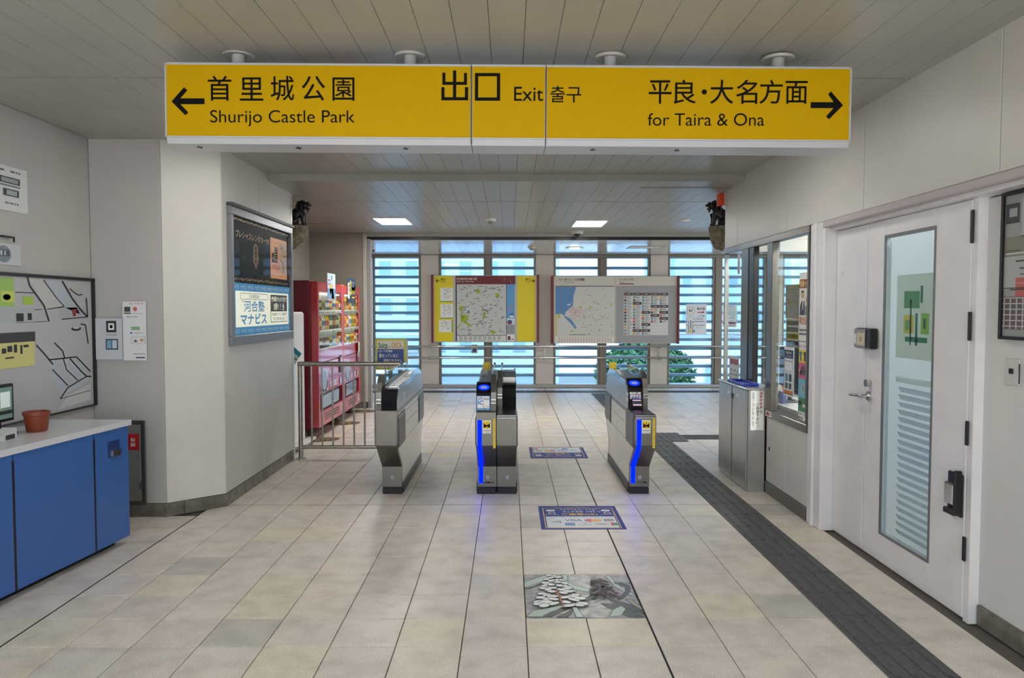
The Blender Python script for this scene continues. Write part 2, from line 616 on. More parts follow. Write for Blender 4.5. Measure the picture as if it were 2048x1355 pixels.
# layout square 0..100, y down
S = Sheet((.0865, 3.5685, 0), UX, UY, 0, 100, .005935, step=.00006)
G1, G2, G3, DK = M((178, 196, 184), .4), M((74, 84, 74), .4), M((160, 164, 140), .4), M((30, 30, 30), .5)
def leaf(pts, m):
    cx = sum(p[0] for p in pts) / len(pts); cy = sum(p[1] for p in pts) / len(pts)
    S.k += 1
    S.line(pts + [pts[0]], 1.1, DK)
    S.k += 1
    S.poly(pts, m)
leaf([(0, 20), (14, 8), (22, 1), (37, 1), (26, 10), (8, 26), (0, 33)], G1)
leaf([(0, 36), (10, 29), (22, 16), (31, 8), (30, 12), (18, 24), (5, 36)], G2)
leaf([(37, 2), (42, 2), (41, 18), (46, 27), (64, 42), (70, 46), (60, 45), (46, 38), (38, 22)], G1)
leaf([(40, 37), (45, 42), (58, 47), (66, 51), (54, 47), (44, 46)], G1)
leaf([(52, 62), (58, 53), (64, 49), (74, 52), (66, 58), (58, 62), (54, 66)], G2)
leaf([(54, 66), (64, 62), (74, 53), (68, 61), (60, 68)], G1)
leaf([(74, 61), (82, 65), (92, 73), (100, 82), (99.5, 94), (88, 82), (78, 71)], G2)
leaf([(66, 70), (76, 72), (90, 84), (99, 99), (86, 99), (76, 86)], G2)
leaf([(70, 98), (75, 84), (83, 76), (86, 82), (80, 96)], G1)
leaf([(79, 5), (83, 4), (86, 20), (90, 34), (98, 48), (99.5, 58), (92, 46), (84, 32)], G1)
leaf([(90, 60), (94, 62), (97, 72), (100, 76), (100, 84), (94, 74)], G3)
leaf([(84, 22), (92, 22), (98, 30), (96, 44), (88, 58), (82, 62), (92, 44), (94, 33)], G2)
leaf([(0, 98), (6, 86), (24, 78), (34, 74), (30, 80), (14, 98)], G1)
leaf([(14, 97), (22, 88), (40, 76), (52, 64), (48, 72), (34, 84), (20, 99)], G2)
leaf([(40, 78), (44, 78), (48, 99), (42, 99)], G1)
leaf([(26, 99), (40, 84), (38, 92), (34, 99)], G2)
rr = random.Random(3)
petals = []
for i in range(50):
    t = i / 49
    yy = 4 + 75 * t
    sp = 4 + 15 * t
    side = -1 if i % 2 else 1
    petals.append((28 + 3 * t + side * sp * (.35, .75, 1.1)[i % 3] + rr.uniform(-1, 1), yy + rr.uniform(-2.5, 2.5), (3.0 + 3.0 * t) * rr.uniform(.8, 1.15), (2.0 + 1.5 * t) * rr.uniform(.8, 1.15), side * rr.uniform(-.3, .7)))
PW = M((226, 230, 228), .4)
for x, y, a, c, r in petals:
    S.k += 1
    S.oval(x, y, a + .6, c + .6, DK, 12, r); S.k += 1
    S.oval(x, y, a, c, PW, 12, r)
S.up()
for i in range(14):
    S.oval(29 + 4 * i / 13 + rr.uniform(-.6, .6), 44 + i * 2.6, 1.1, 1.5, M((176, 128, 96), .5), 8)
S.up()
for i in range(190):
    t = rr.random(); S.k += (i % 12 == 0)
    S.oval(70 + rr.uniform(-11, 13) * (.5 + .6 * t), 16 + t * 42 + rr.uniform(-3, 3), rr.uniform(1.0, 3.0), rr.uniform(.9, 2.2),
           [DK, M((70, 62, 62), .5), M((96, 84, 84), .5), M((140, 126, 124), .5)][i % 4], 7, rr.uniform(0, 3))
S.up()
for i in range(12):
    S.oval(69 + rr.uniform(-4, 5), 4 + i * 1.4, .8, 1.2, M((170, 140, 108), .5), 7)
S.art.done('artwork', inlay, normals=False)

# ---- floor stickers
NAVY, GOLD = M((36, 60, 138), .55, spec=.2), M((226, 168, 50), .5)
def floor_sticker(name, label, xc, yc, flip):
    o = thing(name, label, 'floor sticker', (xc, yc, 0), 'payment notices stuck on the floor')
    b = B().box(-.298, .298, -.302, .302, .0004, .0016, NAVY, .0005)
    sh = b.done('vinyl_sheet'); sh.parent = o; sh.location = (0, 0, .0004); WL[sh.name] = Vector((xc, yc, .0004))
    S = Sheet((-.298, -.302, .0018), UX, UY, 0, 100, .00596, .00604, step=.0003)
    S.border(5, 10, 95, 96, 1.2, GOLD)
    S.up(); S.rect(7.5, 48, 92.5, 94, M((206, 212, 214), .4)); S.up()
    S.line([(20, 14), (50, 6), (80, 14)], 1.0, M((170, 110, 70), .4))
    for x, sg in ((15, 1), (85, -1)):
        S.oval(x, 22, 6, 4.2, WHITE, 20)
        S.k += 1
        for k in range(3):
            S.line([(x - 2 + 2 * k, 20), (x - 1 + 2 * k, 22), (x - 2 + 2 * k, 24)], .8, NAVY)
        S.k -= 1
        S.line([(x - 3, 30), (x + 4, 30), (x + 5, 38), (x - 2, 38), (x - 3, 30)], .9, WHITE)
        S.line([(x - 9 * sg, 42), (x - 2 * sg, 36), (x + 5 * sg, 39), (x + 9 * sg, 42)], .9, M((220, 180, 140), .4))
    S.text('スマホでもカードでも！', 27, 15, 74, 21, WHITE)
    S.text('タッチ決済', 30, 24, 56, 31, WHITE)
    for k in range(4):
        S.line([(60 + 3 * k, 24.5 + (3 - k) * .5), (61.3 + 3 * k, 27.5), (60 + 3 * k, 30.5 - (3 - k) * .5)], 1.0, WHITE)
    S.text('で', 74, 24.5, 78, 30.5, WHITE)
    S.text('ご乗車OK!', 28, 34, 73, 44, GOLD, .02)
    S.text('Tap to ride with your smartphone or card.', 10, 49.5, 90, 53.5, NAVY)
    for k in range(4):
        S.line([(14 + 3 * k, 66 + (3 - k) * 1.2), (15.6 + 3 * k, 71), (14 + 3 * k, 76 - (3 - k) * 1.2)], 1.3, M((30, 44, 90), .4))
    S.text('VISA', 30, 60, 51, 69, M((34, 44, 120), .4), .02)
    S.oval(60, 65, 6.5, 5.6, M((204, 62, 66), .4)); S.k += 1; S.oval(68, 65, 6.5, 5.6, M((224, 150, 66), .4)); S.k += 1
    for k, c in enumerate(((40, 70, 130), (170, 50, 60), (60, 120, 80))):
        S.rect(78 + 4 * k, 60, 81.6 + 4 * k, 69, M(c, .4)); S.k += 1; S.text('JCB'[k], 78.6 + 4 * k, 63, 81 + 4 * k, 67, WHITE); S.k -= 1
    S.rect(29, 75, 41, 86, M((58, 112, 176), .4)); S.border(46, 75, 60, 86, .6, M((120, 120, 120), .4))
    S.border(65, 76, 81, 86, .6, M((210, 130, 60), .4)); S.rect(84, 75, 98 - 6, 86, M((40, 130, 120), .4)); S.k += 1
    S.rect(84, 75, 88, 86, M((190, 50, 60), .4))
    S.text('ID', 51, 77, 55, 80, INK); S.rect(48, 82, 58, 83, M((130, 130, 130), .4)); S.rect(67, 80, 79, 82, M((60, 60, 60), .4))
    for bb, nm in ((S.art, 'artwork'), (S.txt, 'lettering')):
        p = bb.done(nm, None, normals=False)
        me = p.data; off = p.location.copy()
        for v in me.vertices: v.co += off
        p.location = (0, 0, 0); p.parent = o
    if flip:
        o.rotation_euler.z = math.pi
    return o
floor_sticker('floor_sticker', 'blue square payment notice on the floor in front of the lit gates, reading way up', .524, 5.324, False)
floor_sticker('floor_sticker', 'blue square payment notice between the two lit gates, printed upside down to us', .519, 7.742, True)

# ================================================================== CEILING
ZA, ZB, ZC = 2.76, 2.695, 2.59
DARKC = M((70, 69, 66), .9)
cb = B()
cb.box(-7, 8, -1.2, 6.70, ZA + .014, ZA + .16, DARKC)
cb.box(-7, 8, 6.72, 11.30, ZB + .014, ZA + .16, DARKC)
cb.box(-7, 8, 11.36, 14.5, ZC + .014, ZA + .16, DARKC)
ceiling = cb.done('ceiling')
struct(ceiling, 'off white board ceiling stepping down towards the window wall', 'ceiling')
def boards(y0, y1, z, xa, xb, mt):
    L = y1 - y0
    me = B().box(-.0765, .0765, -L / 2 + .003, L / 2 - .003, 0, .013, mt, .001).mesh('ceiling_board')
    k = math.ceil((xa + .0085) / .155)
    while True:
        x = -.0085 + .155 * k
        if x > xb: break
        piece('ceiling_board', me, ceiling, (x, (y0 + y1) / 2, z)); k += 1
boards(-1.0, 3.935, ZA, -3.0, 2.3, CEIL)
boards(3.945, 6.70, ZA, -3.0, 2.3, CEIL)
boards(6.73, 7.97, ZB, -3.0, 3.6, CEIL)
boards(7.985, 11.22, ZB, -3.0, 5.2, CEIL)
boards(11.36, 14.26, ZC, -3.3, 6.9, CEILGLOSS)
pbox('ceiling_step', ceiling, -3.05, 4.5, 6.70, 6.725, ZB, ZA + .012, CEIL, 0)
pbox('ceiling_step', ceiling, -2.18, 7, 11.225, 11.30, ZB - .055, ZB + .013, CEIL, 0)
pbox('shutter_slot', ceiling, -2.2, 7, 11.30, 11.37, ZC + .006, ZC + .06, BLACK, 0, 'black slot of the roller shutter')
pbox('shutter_guide', ceiling, -2.185, -2.13, 11.29, 11.38, 0, ZC + .02, ALU, .004, 'vertical metal guide rail of the roller shutter')

# ceiling lamps (those in view, the row overhead, and unseen ones added for light)
def ceiling_lamp(x, y, z, label, wx=.40, wy=.66, power=1.0):
    o = thing('ceiling_light', label, 'ceiling light', (x, y, z), 'square ceiling lights')
    b = B()
    hx, hy = wx / 2, wy / 2
    for (xa, xb, ya, yb) in ((-hx - .02, hx + .02, -hy - .02, -hy), (-hx - .02, hx + .02, hy, hy + .02), (-hx - .02, -hx, -hy, hy), (hx, hx + .02, -hy, hy)):
        b.box(x + xa, x + xb, y + ya, y + yb, z - .014, z - .0005, WHITE, .002)
    b.done('frame', o)
    pbox('diffuser', o, x - hx, x + hx, y - hy, y + hy, z - .010, z - .001, M((255, 252, 246), .5, emit=LAMP_STRENGTH * power), .001, 'glowing white diffuser')
    return o
ceiling_lamp(-1.53, 9.70, ZB, 'lit rectangular ceiling light on the vending machine side of the concourse', power=1.9)
ceiling_lamp(1.09, 9.97, ZB, 'lit rectangular ceiling light above the gate with the tall blue strip by the office', power=1.9)
for x, y, lb in ((-1.53, 4.9, 'unseen ceiling light added behind the hanging sign, nearer the poster case'), (1.09, 4.9, 'unseen ceiling light added behind the hanging sign, nearer the office door'),  # this pair is hidden by the sign, added to light the deeper floor
                 (-1.53, 0.1, 'lit ceiling light of the row before the sign, on the counter side'), (1.09, 0.1, 'lit ceiling light of the row before the sign, on the door side')):
    ceiling_lamp(x, y, ZA, lb, .5, .66, 0.5 if y > 2 else 1.1)

ceiling_lamp(-4.2, 12.7, ZC, 'unseen ceiling light added to brighten the window corridor beyond the grey brown wall', .5, .66, 0.8)  # both corridor panels sit out of sight, put in to brighten the corridor
ceiling_lamp(6.2, 12.7, ZC, 'unseen ceiling light added to brighten the window corridor beyond the ticket office', .5, .66, 0.8)
# small ceiling fittings
def disc_fit(name, label, cat, x, y, z, r, h, m, dome=None, dz=.5):
    o = B().lathe([(r * .9, -h), (r, -h * .6), (r, -.0005)], (x, y, z), m, 20).done(name, smooth=40)
    tag(o, label, cat)
    if dome:
        B().ball((x, y, z - h), (r * .6, r * .6, r * dz), dome, 14, 8).done('dome', o, smooth=60)
    return o
disc_fit('smoke_detector', 'round white smoke detector midway between the two lit ceiling lights', 'smoke detector', -.236, 9.5, ZB, .07, .03, WHITE, M((150, 150, 148), .5))
disc_fit('ceiling_speaker', 'pale round ceiling speaker near the lion statue by the office', 'speaker', 2.30, 9.6, ZB, .075, .012, WHITE)
disc_fit('security_camera', 'white dome security camera with black lens near the ceiling edge', 'security camera', 1.02, 10.95, ZB, .09, .045, M((200, 200, 196), .5), BLACK)
disc_fit('ceiling_lamp_ring', 'flat round ceiling lamp above the window corridor', 'ceiling light', 1.13, 12.65, ZC, .16, .010, M((236, 244, 250), .4), M((236, 244, 255), .3, emit=6.0), .12)  # dome glow stands in for the flat reflection on the lamp
disc_fit('smoke_detector', 'small smoke detector above the window corridor near the area map', 'smoke detector', .39, 12.5, ZC, .07, .03, M((205, 196, 184), .5), M((150, 140, 130), .5))
b = B()
for xa, xb, ya, yb in ((2.05, 2.65, 12.35, 12.38), (2.05, 2.65, 12.8, 12.83), (2.05, 2.08, 12.38, 12.8), (2.62, 2.65, 12.38, 12.8)):
    b.box(xa, xb, ya, yb, ZC - .006, ZC - .0005, ALU, .001)
b.box(2.08, 2.62, 12.38, 12.8, ZC - .003, ZC - .0005, WHITE)
tag(b.done('ceiling_hatch'), 'square white access hatch with metal rim in the corridor ceiling', 'hatch')
b = B()
for xa, xb, ya, yb in ((-2.95, -2.35, 10.05, 10.06), (-2.95, -2.2, 10.62, 10.63)):
    b.box(xa, xb, ya, yb, ZB - .002, ZB - .0003, JOINT)
b.box(-2.95, -2.3, 10.06, 10.62, ZB - .0015, ZB - .0003, CEIL)
tag(b.done('ceiling_hatch'), 'flush ceiling hatch above the vending machines', 'hatch')
b = B().box(1.25, 2.14, 7.02, 7.05, ZB - .006, ZB - .0005, ALU, .001).box(1.26, 2.13, 7.028, 7.042, ZB - .007, ZB - .005, BLACK)
tag(b.done('air_slot'), 'long thin slot diffuser in the ceiling near the office wall', 'air vent')

# ================================================================== WALL WITH LOUVERED WINDOWS (far)
wb = B()
wb.box(-6.5, 7.3, 14.42, 14.60, -.1, .05, BEIGE)
wb.box(-6.5, 7.3, 14.42, 14.60, 2.53, 2.78, BEIGE)
wall_far = wb.done('wall_far')
struct(wall_far, 'far wall of beige pillars between louvered windows', 'wall')
pillars = [(-3.6, -2.70), (-1.724, -1.372), (.529, .873), (2.766, 3.11), (5.05, 5.36), (6.26, 7.2), (-6.4, -5.6)]
for a, c in pillars:
    pbox('pillar', wall_far, a + .004, c - .004, 14.30, 14.60, .05, 2.588, BEIGE, .004)
pbox('sill', wall_far, -3.0, 7.2, 14.27, 14.42, .0, .052, ALU, .004)
pbox('head_trim', wall_far, -3.0, 7.2, 14.31, 14.42, 2.535, 2.588, BRONZE, .003)
bays = [(-2.674, -1.724), (-1.372, -.451), (-.372, .529), (.873, 1.785), (1.873, 2.766), (3.11, 4.043), (4.14, 5.05), (5.36, 6.26), (-5.6, -3.6)]
for i, (a, c) in enumerate(bays):
    win = B().box(a + .002, a + .045, 14.33, 14.42, .052, 2.535, BRONZE, .003).box(c - .045, c - .002, 14.33, 14.42, .052, 2.535, BRONZE, .003).done('window_%d' % (i + 1))
    struct(win, ['louvered window nearest the vending machines', 'first louvered window behind the area map', 'second louvered window behind the area map',
                 'louvered window behind the route map', 'louvered window behind the index board', 'louvered window with the pinned bus route notice',
                 'louvered window seen through the office corner glass', 'louvered window seen through the office pane', 'louvered window hidden beyond the vending machines'][i], 'window')
    pbox('glass_pane', win, a + .045, c - .045, 14.365, 14.371, .052, 2.535, GLASSW, 0, 'blue tinted glass')
    me = B().prism([(-.05, -.014), (-.03, -.030), (.03, -.025), (.06, .004), (.05, .022), (.0, .032), (-.04, .022)], 'x', -(c - a) / 2 + .012, (c - a) / 2 - .012, SLATM).mesh('louver_slat')
    for k in range(13):
        piece('louver_slat', me, win, ((a + c) / 2, 14.455, 2.335 - .176 * k))
for a, c in ((-.451, -.372), (1.785, 1.873), (4.043, 4.14)):
    pbox('mullion', wall_far, a, c, 14.31, 14.55, .052, 2.535, BRONZE, .003)

# handrail along the windows
hr = thing('handrail', 'two tube stainless handrail running below the window maps', 'handrail', (.5, 14.08, 0))
for z in (.81, .588):
    B().tube([(-2.75, 14.08, z), (7.0, 14.08, z)], .019, CHROME, 12).done('rail', hr, smooth=50)
for x in (-1.55, .70, 2.94, 5.2):
    b = B()
    b.box(x - .02, x + .02, 14.285, 14.30, .54, .84, ALU, .004)
    for z in (.775, .553):
        b.box(x - .014, x + .014, 14.07, 14.29, z - .012, z + .012, ALU, .004)
    b.done('bracket', hr)

# ---- map boards
MAROON = M((112, 26, 40), .45)
MYEL = M((236, 214, 0), .4)
MAPW = M((206, 206, 204), .5)
MGRN = M((162, 184, 52), .5)
MBLU = M((90, 140, 190), .5)
def map_board(label, x0, x1, z0, z1, cx0, cx1, cyb, sy, fn):
    o = thing('map_board', label, 'map board', ((x0 + x1) / 2, 14.15, z0))
    pbox('casing', o, x0 + .025, x1 - .025, 14.16, 14.24, z0 + .01, z1 - .01, ALU, .006)
    for a, c in ((x0, x0 + .045), (x1 - .045, x1)):
        pbox('side_plate', o, a, c, 14.12, 14.25, z0, z1, MAROON, .006, 'dark red side plate')
    for x in (x0 + .5, x1 - .5):
        bk = B()
        bk.box(x - .03, x + .03, 14.235, 14.262, z1 - .3, z1 - .2, ALU)
        bk.done('wall_bracket', o)
    S = Sheet((x0, 14.159, z0), UX, UZ, cx0, cyb, (x1 - x0) / (cx1 - cx0), sy)
    fn(S)
    S.finish(o)
    return o
def fn1(S):
    rg = random.Random(11)
    S.rect(50, 88, 1800, 1232, M((190, 188, 182), .4)); S.up()
    S.rect(65, 100, 385, 1218, MYEL); S.rect(1475, 100, 1785, 1218, MYEL)
    S.rect(425, 97, 1440, 240, MAROON); S.rect(425, 240, 447, 1215, M((32, 36, 62), .4))
    S.rect(447, 240, 1285, 1108, MAPW); S.rect(447, 1118, 1285, 1213, M((222, 222, 220), .4))
    S.rect(447, 1108, 1285, 1118, M((60, 64, 80), .4))
    S.rect(1296, 240, 1430, 930, M((92, 160, 214), .4)); S.rect(1296, 930, 1430, 1090, M((150, 152, 158), .4)); S.rect(1296, 1100, 1430, 1215, WHITE)
    S.rect(1285, 240, 1296, 1215, M((60, 64, 80), .4)); S.up()
    S.rect(1296, 820, 1430, 930, M((210, 226, 240), .4)); S.up()
    S.oval(1380, 770, 42, 42, M((60, 130, 190), .4)); S.oval(1345, 888, 44, 40, M((40, 90, 130), .4)); S.up()
    S.rect(1345, 775, 1415, 805, WHITE); S.poly([(1305, 880), (1345, 890), (1380, 910), (1350, 926), (1318, 918)], M((180, 40, 60), .4))
    S.vtext('あんない', 1368, 560, 1406, 680, M((230, 120, 40), .4)); S.vtext('まっぷ', 1322, 630, 1358, 715, M((230, 120, 40), .4))
    for p in ([(495, 605), (540, 610), (555, 650), (540, 690), (515, 705), (488, 680)],
              [(520, 740), (570, 760), (640, 770), (640, 850), (600, 880), (640, 900), (695, 940), (700, 965), (640, 950), (570, 900), (520, 880), (505, 830)],
              [(525, 880), (515, 920), (470, 990), (450, 1010), (452, 970), (490, 920)], [(905, 712), (940, 720), (935, 790), (905, 835), (880, 848), (895, 770)],
              [(1015, 1040), (1065, 1025), (1125, 1065), (1090, 1080), (1060, 1105), (1040, 1080)], [(760, 330), (830, 320), (850, 380), (790, 400)], [(1100, 400), (1160, 390), (1170, 460), (1120, 470)]):
        S.poly(p, MGRN)
    S.poly([(645, 672), (675, 730), (620, 735)], M((90, 150, 170), .4))
    S.poly([(885, 645), (905, 670), (868, 670)], M((210, 80, 90), .4))
    GR = M((170, 170, 170), .5)
    for k in range(16):
        x, y = rg.uniform(460, 1200), rg.uniform(260, 1050)
        pts = [(x, y)]
        for q in range(3):
            x = min(max(x + rg.uniform(-90, 120), 452), 1280); y = min(max(y + rg.uniform(-90, 110), 246), 1104); pts.append((x, y))
        S.line(pts, 3, GR)
    S.up()
    for k in range(150):
        x, y = rg.uniform(455, 1215), rg.uniform(255, 1095)
        S.rect(x, y, x + rg.uniform(20, 52), y + rg.uniform(5, 10), M((70, 70, 74), .5))
    for i in range(9):
        for j in range(3):
            x = 490 + 82 * i; y = 1133 + 26 * j
            S.rect(x, y, x + 14, y + 13, INK); S.rect(x + 20, y + 3, x + rg.uniform(36, 60), y + 11, M((80, 80, 84), .5))
    S.rect(1312, 1125, 1358, 1195, M((90, 70, 74), .5)); S.rect(1378, 1170, 1412, 1188, M((190, 90, 96), .5))
    S.text('儀保駅周辺案内図', 440, 130, 790, 168, M((226, 214, 204), .4), .01)
    S.text('Gibo Sta. Area Map', 440, 180, 735, 210, M((226, 214, 204), .4))
    S.text('西口', 172, 135, 258, 178, INK, .01); S.text('東口', 1612, 135, 1695, 176, INK, .01)
    S.text('West Exit', 172, 188, 258, 206, INK); S.text('East Exit', 1612, 188, 1695, 206, INK)
    for x, d in ((92, 1), (1772, -1)):
        S.line([(x, 182), (x + 68 * d, 182)], 10, INK); S.line([(x + 34 * d, 152), (x, 182), (x + 34 * d, 212)], 10, INK)
    for (xa, ya, xb, yb) in ((165, 300, 380, 540), (165, 575, 380, 825), (140, 850, 372, 1060)):
        S.rect(xa, ya, xb, yb, WHITE); S.k += 1
        S.rect(xa, yb - 14, xb, yb, M((40, 140, 60), .4)) if yb < 1000 else S.rect(xb - 15, ya, xb, yb, M((40, 140, 60), .4))
        for k in range(60):
            x, y = rg.uniform(xa + 40, xb - 40), rg.uniform(ya + 14, yb - 60)
            S.rect(x, y, x + rg.uniform(5, 16), y + rg.uniform(3, 9), M((70, 70, 70), .5))
        S.k -= 1
    for k in range(26):
        x, y = rg.uniform(1150, 1420), rg.uniform(110, 215)
        S.oval(x, y, rg.uniform(6, 20), rg.uniform(3, 8), [M((150, 70, 70), .4), M((170, 130, 100), .4)][k % 2], 8, rg.uniform(0, 3))
map_board('station area map board with yellow side panels and dark red header', -1.507, .582, .876, 2.191, 10, 1845, 1240, 1.315 / 1162, fn1)
def fn2(S):
    rg = random.Random(5)
    S.rect(110, 392, 1158, 962, M((206, 201, 190), .4)); S.up()
    S.rect(118, 478, 624, 902, M((206, 206, 200), .4)); S.rect(640, 472, 1152, 958, M((158, 158, 160), .4)); S.rect(630, 395, 638, 962, ALU)
    S.rect(118, 474, 624, 480, M((40, 40, 44), .4)); S.rect(118, 906, 624, 958, M((228, 226, 220), .4)); S.up()
    S.poly([(122, 482), (300, 482), (276, 560), (272, 640), (210, 695), (200, 725), (160, 708), (122, 720)], MBLU)
    S.poly([(195, 720), (260, 760), (305, 830), (290, 838), (250, 790), (200, 740)], MBLU)
    S.poly([(122, 720), (134, 722), (134, 895), (122, 895)], M((210, 206, 70), .4))
    S.poly([(140, 710), (165, 710), (158, 740), (142, 750)], M((186, 190, 70), .4))
    S.up(); S.poly([(225, 630), (250, 625), (250, 636), (222, 640)], M((220, 220, 214), .4))
    for k in range(60):
        x, y = 230 + abs(rg.gauss(0, 70)), 690 + rg.gauss(0, 26)
        S.rect(x, y, x + rg.uniform(8, 24), y + 3, M((206, 120, 120), .5))
    for k in range(46):
        x, y = rg.uniform(320, 610), rg.uniform(490, 890)
        S.rect(x, y, x + rg.uniform(8, 26), y + 3.5, [M((110, 112, 110), .5), M((170, 90, 90), .5)][k % 4 == 0])
    for (x, y) in ((600, 630), (418, 655), (498, 848), (340, 655), (265, 858)):
        S.poly([(x - 9, y + 8), (x - 4, y - 9), (x + 10, y - 6), (x + 8, y + 6)], MGRN)
    S.line([(210, 850), (330, 780), (460, 740), (610, 700)], 1.6, M((190, 190, 186), .4)); S.line([(420, 890), (480, 760), (520, 640), (560, 500)], 1.6, M((190, 190, 186), .4))
    S.rect(240, 886, 382, 890, INK)
    for j in range(4):
        for k in range(20):
            x = 150 + 23 * k
            S.rect(x, 913 + 10 * j, x + 15, 917 + 10 * j, [M((200, 90, 96), .4), M((120, 120, 120), .4)][(k + j) % 2])
    S.line([(150, 428), (160, 414), (168, 428), (176, 414), (188, 420)], 4, M((160, 40, 50), .4))
    S.text('ゆいレール路線図', 200, 410, 370, 431, INK, .02); S.text('Route Map', 200, 438, 280, 450, INK)
    S.text('インデックス', 668, 410, 786, 431, INK, .02); S.text('Index', 668, 438, 710, 447, INK); S.rect(668, 453, 790, 461, MAROON)
    S.rect(706, 532, 1086, 893, M((214, 214, 212), .4)); S.text('INDEX', 708, 516, 762, 528, M((90, 90, 92), .4)); S.up()
    heads = {(0, 0), (1, 0), (2, 0), (3, 0), (4, 0), (1, 3), (3, 4), (4, 4), (2, 6), (4, 6), (3, 7), (4, 8), (2, 10), (1, 12), (2, 12)}
    DG = M((62, 64, 68), .4)
    for i in range(5):
        for j in range(14):
            x, y = 707 + 76 * i, 533 + 25.7 * j
            if (i, j) in heads:
                S.rect(x, y, x + 74, y + 23, DG); S.k += 1
                S.rect(x + 8, y + 8, x + 20, y + 18, M((196, 60, 64), .4)); S.rect(x + 26, y + 9, x + 56, y + 14, M((190, 190, 190), .4)); S.k -= 1
            elif not (i == 3 and j > 9 or i == 4 and j > 9):
                S.rect(x + 2, y + 3, x + 22, y + 21, M(rg.choice([(80, 80, 80), (90, 150, 180), (190, 90, 80), (200, 170, 70), (120, 160, 120), (150, 140, 120)]), .4))
                for q in range(3):
                    S.rect(x + 26, y + 3 + 7 * q, x + rg.uniform(48, 72), y + 6 + 7 * q, M((110, 110, 112), .4))
            S.rect(x, y + 24, x + 75, y + 25, M((150, 150, 150), .4))
map_board('pale double board with the rail route map and a business index list', .822, 3.302, .856, 2.173, 88, 1180, 965, 1.317 / 577, fn2)

# notices taped to the far windows
def fn97(S):
    S.oval(42, 58, 34, 34, M((150, 160, 170), .5), 24); S.up(); S.oval(42, 58, 30, 30, WHITE, 24); S.up()
    S.text('97', 24, 44, 60, 72, INK, .02); S.text('琉大線', 94, 26, 162, 50, M((60, 60, 70), .4), .02)
    S.poly([(98, 66), (140, 66), (140, 56), (162, 68), (140, 80), (140, 74), (98, 74)], M((190, 30, 40), .4))
    S.scrawl(30, 104, 60, 112, 1, M((80, 130, 110), .4)); S.scrawl(84, 96, 140, 106, 1, M((70, 100, 150), .4)); S.poly([(144, 92), (164, 101), (144, 110)], MBLU)
    S.scrawl(64, 116, 150, 136, 2, M((130, 130, 134), .4))
    for x in (24, 60):
        S.line([(x - 22 if x < 40 else x, 150), (x if x < 40 else x + 100, 150)], 4, INK); S.line([(x, 150), (x, 170)], 4, INK)
        S.line([(x, 182), (x, 250)], 4, INK); S.line([(x - 22 if x < 40 else x, 182), (x if x < 40 else x + 100, 182)], 4, INK)
    for k in range(5):
        S.rect(36, 142 + 15 * k, 48, 150 + 15 * k, INK)
    S.rect(32, 224, 54, 246, M((214, 190, 40), .4)); S.rect(66, 222, 78, 246, M((90, 130, 150), .4)); S.scrawl(90, 202, 146, 210, 1, M((120, 120, 124), .4))
poster('window_notice', 'white bus route notice with a circled number 97 on the louvered window', 'notice', (3.48, 14.36, 1.035), UX, .405, .59, M((226, 232, 238), .5), 0, 260, .405 / 176, fn97, sy=.59 / 262)
def fnw(S):
    S.scrawl(6, 6, 94, 18, 1, M((80, 84, 60), .4)); S.scrawl(6, 50, 40, 60, 1, M((90, 90, 80), .4)); S.scrawl(40, 85, 80, 96, 1, M((130, 120, 60), .4))
    S.rect(5, 120, 95, 134, M((120, 60, 110), .4)); S.scrawl(30, 140, 90, 150, 1, M((150, 90, 90), .4)); S.rect(45, 40, 90, 78, M((196, 212, 220), .4))
poster('window_notice', 'faded pale notice on the window beside the circled bus number notice', 'notice', (4.20, 14.36, 1.17), UX, .28, .44, M((214, 224, 230), .5), 0, 157, .0028, fnw)
poster('window_notice', 'small yellow edged notice behind the area map on the low glass', 'notice', (-.74, 14.36, .66), UX, .12, .17, M((222, 206, 150), .5), 0, 100, .0012,
       lambda S: S.rect(20, 20, 80, 78, M((50, 80, 160), .5)))

# ================================================================== COLUMN AND WALLS ON THE COUNTER SIDE
H2 = 2.775
core = B().prism([(-3.04, 5.37), (-2.535, 5.37), (-2.215, 5.645), (-2.215, 7.465), (-3.04, 7.465)], 'z', 0, H2, JOINT).done('wall_column')
struct(core, 'cream panelled corner column that carries the backlit poster case', 'wall')
def panel(parent, p, q, z0, z1, mt, th=.014, gap=.003, name='wall_panel', inward=None):
    """vertical panel from p to q (seen with p first), proud of the core towards n"""
    p, q = Vector((p[0], p[1], 0)), Vector((q[0], q[1], 0))
    d = (q - p).normalized(); n = Vector((d.y, -d.x, 0))
    L = (q - p).length
    b = B().box(gap, L - gap, -th, 0, z0, z1, mt, .002)
    b.v = [tuple(p + d * v[0] + n * (-v[1] - th) + UZ * v[2]) for v in b.v]
    return b.done(name, parent)
panel(core, (-3.05, 5.35), (-2.53, 5.35), .10, H2 - .005, WALLC)
panel(core, (-2.53, 5.35), (-2.20, 5.632), .10, H2 - .005, WALL)
panel(core, (-2.20, 5.632), (-2.20, 6.49), .10, H2 - .005, WALL)
panel(core, (-2.20, 6.49), (-2.20, 7.40), .10, H2 - .005, WALL)
panel(core, (-2.20, 7.40), (-2.20, 7.475), .0, H2 - .005, M((196, 196, 192), .35, .3), name='corner_trim')
panel(core, (-2.20, 7.475), (-3.04, 7.475), .10, H2 - .005, WALL)
bl = B().prism([(-3.05, 5.342), (-2.532, 5.342), (-2.193, 5.628), (-2.193, 7.40), (-2.21, 7.40), (-2.21, 5.64), (-2.53, 5.366), (-3.05, 5.366)], 'z', .0, .098, DARKSTONE).done('baseboard_column')
struct(bl, 'glossy dark stone baseboard round the foot of the column', 'baseboard')
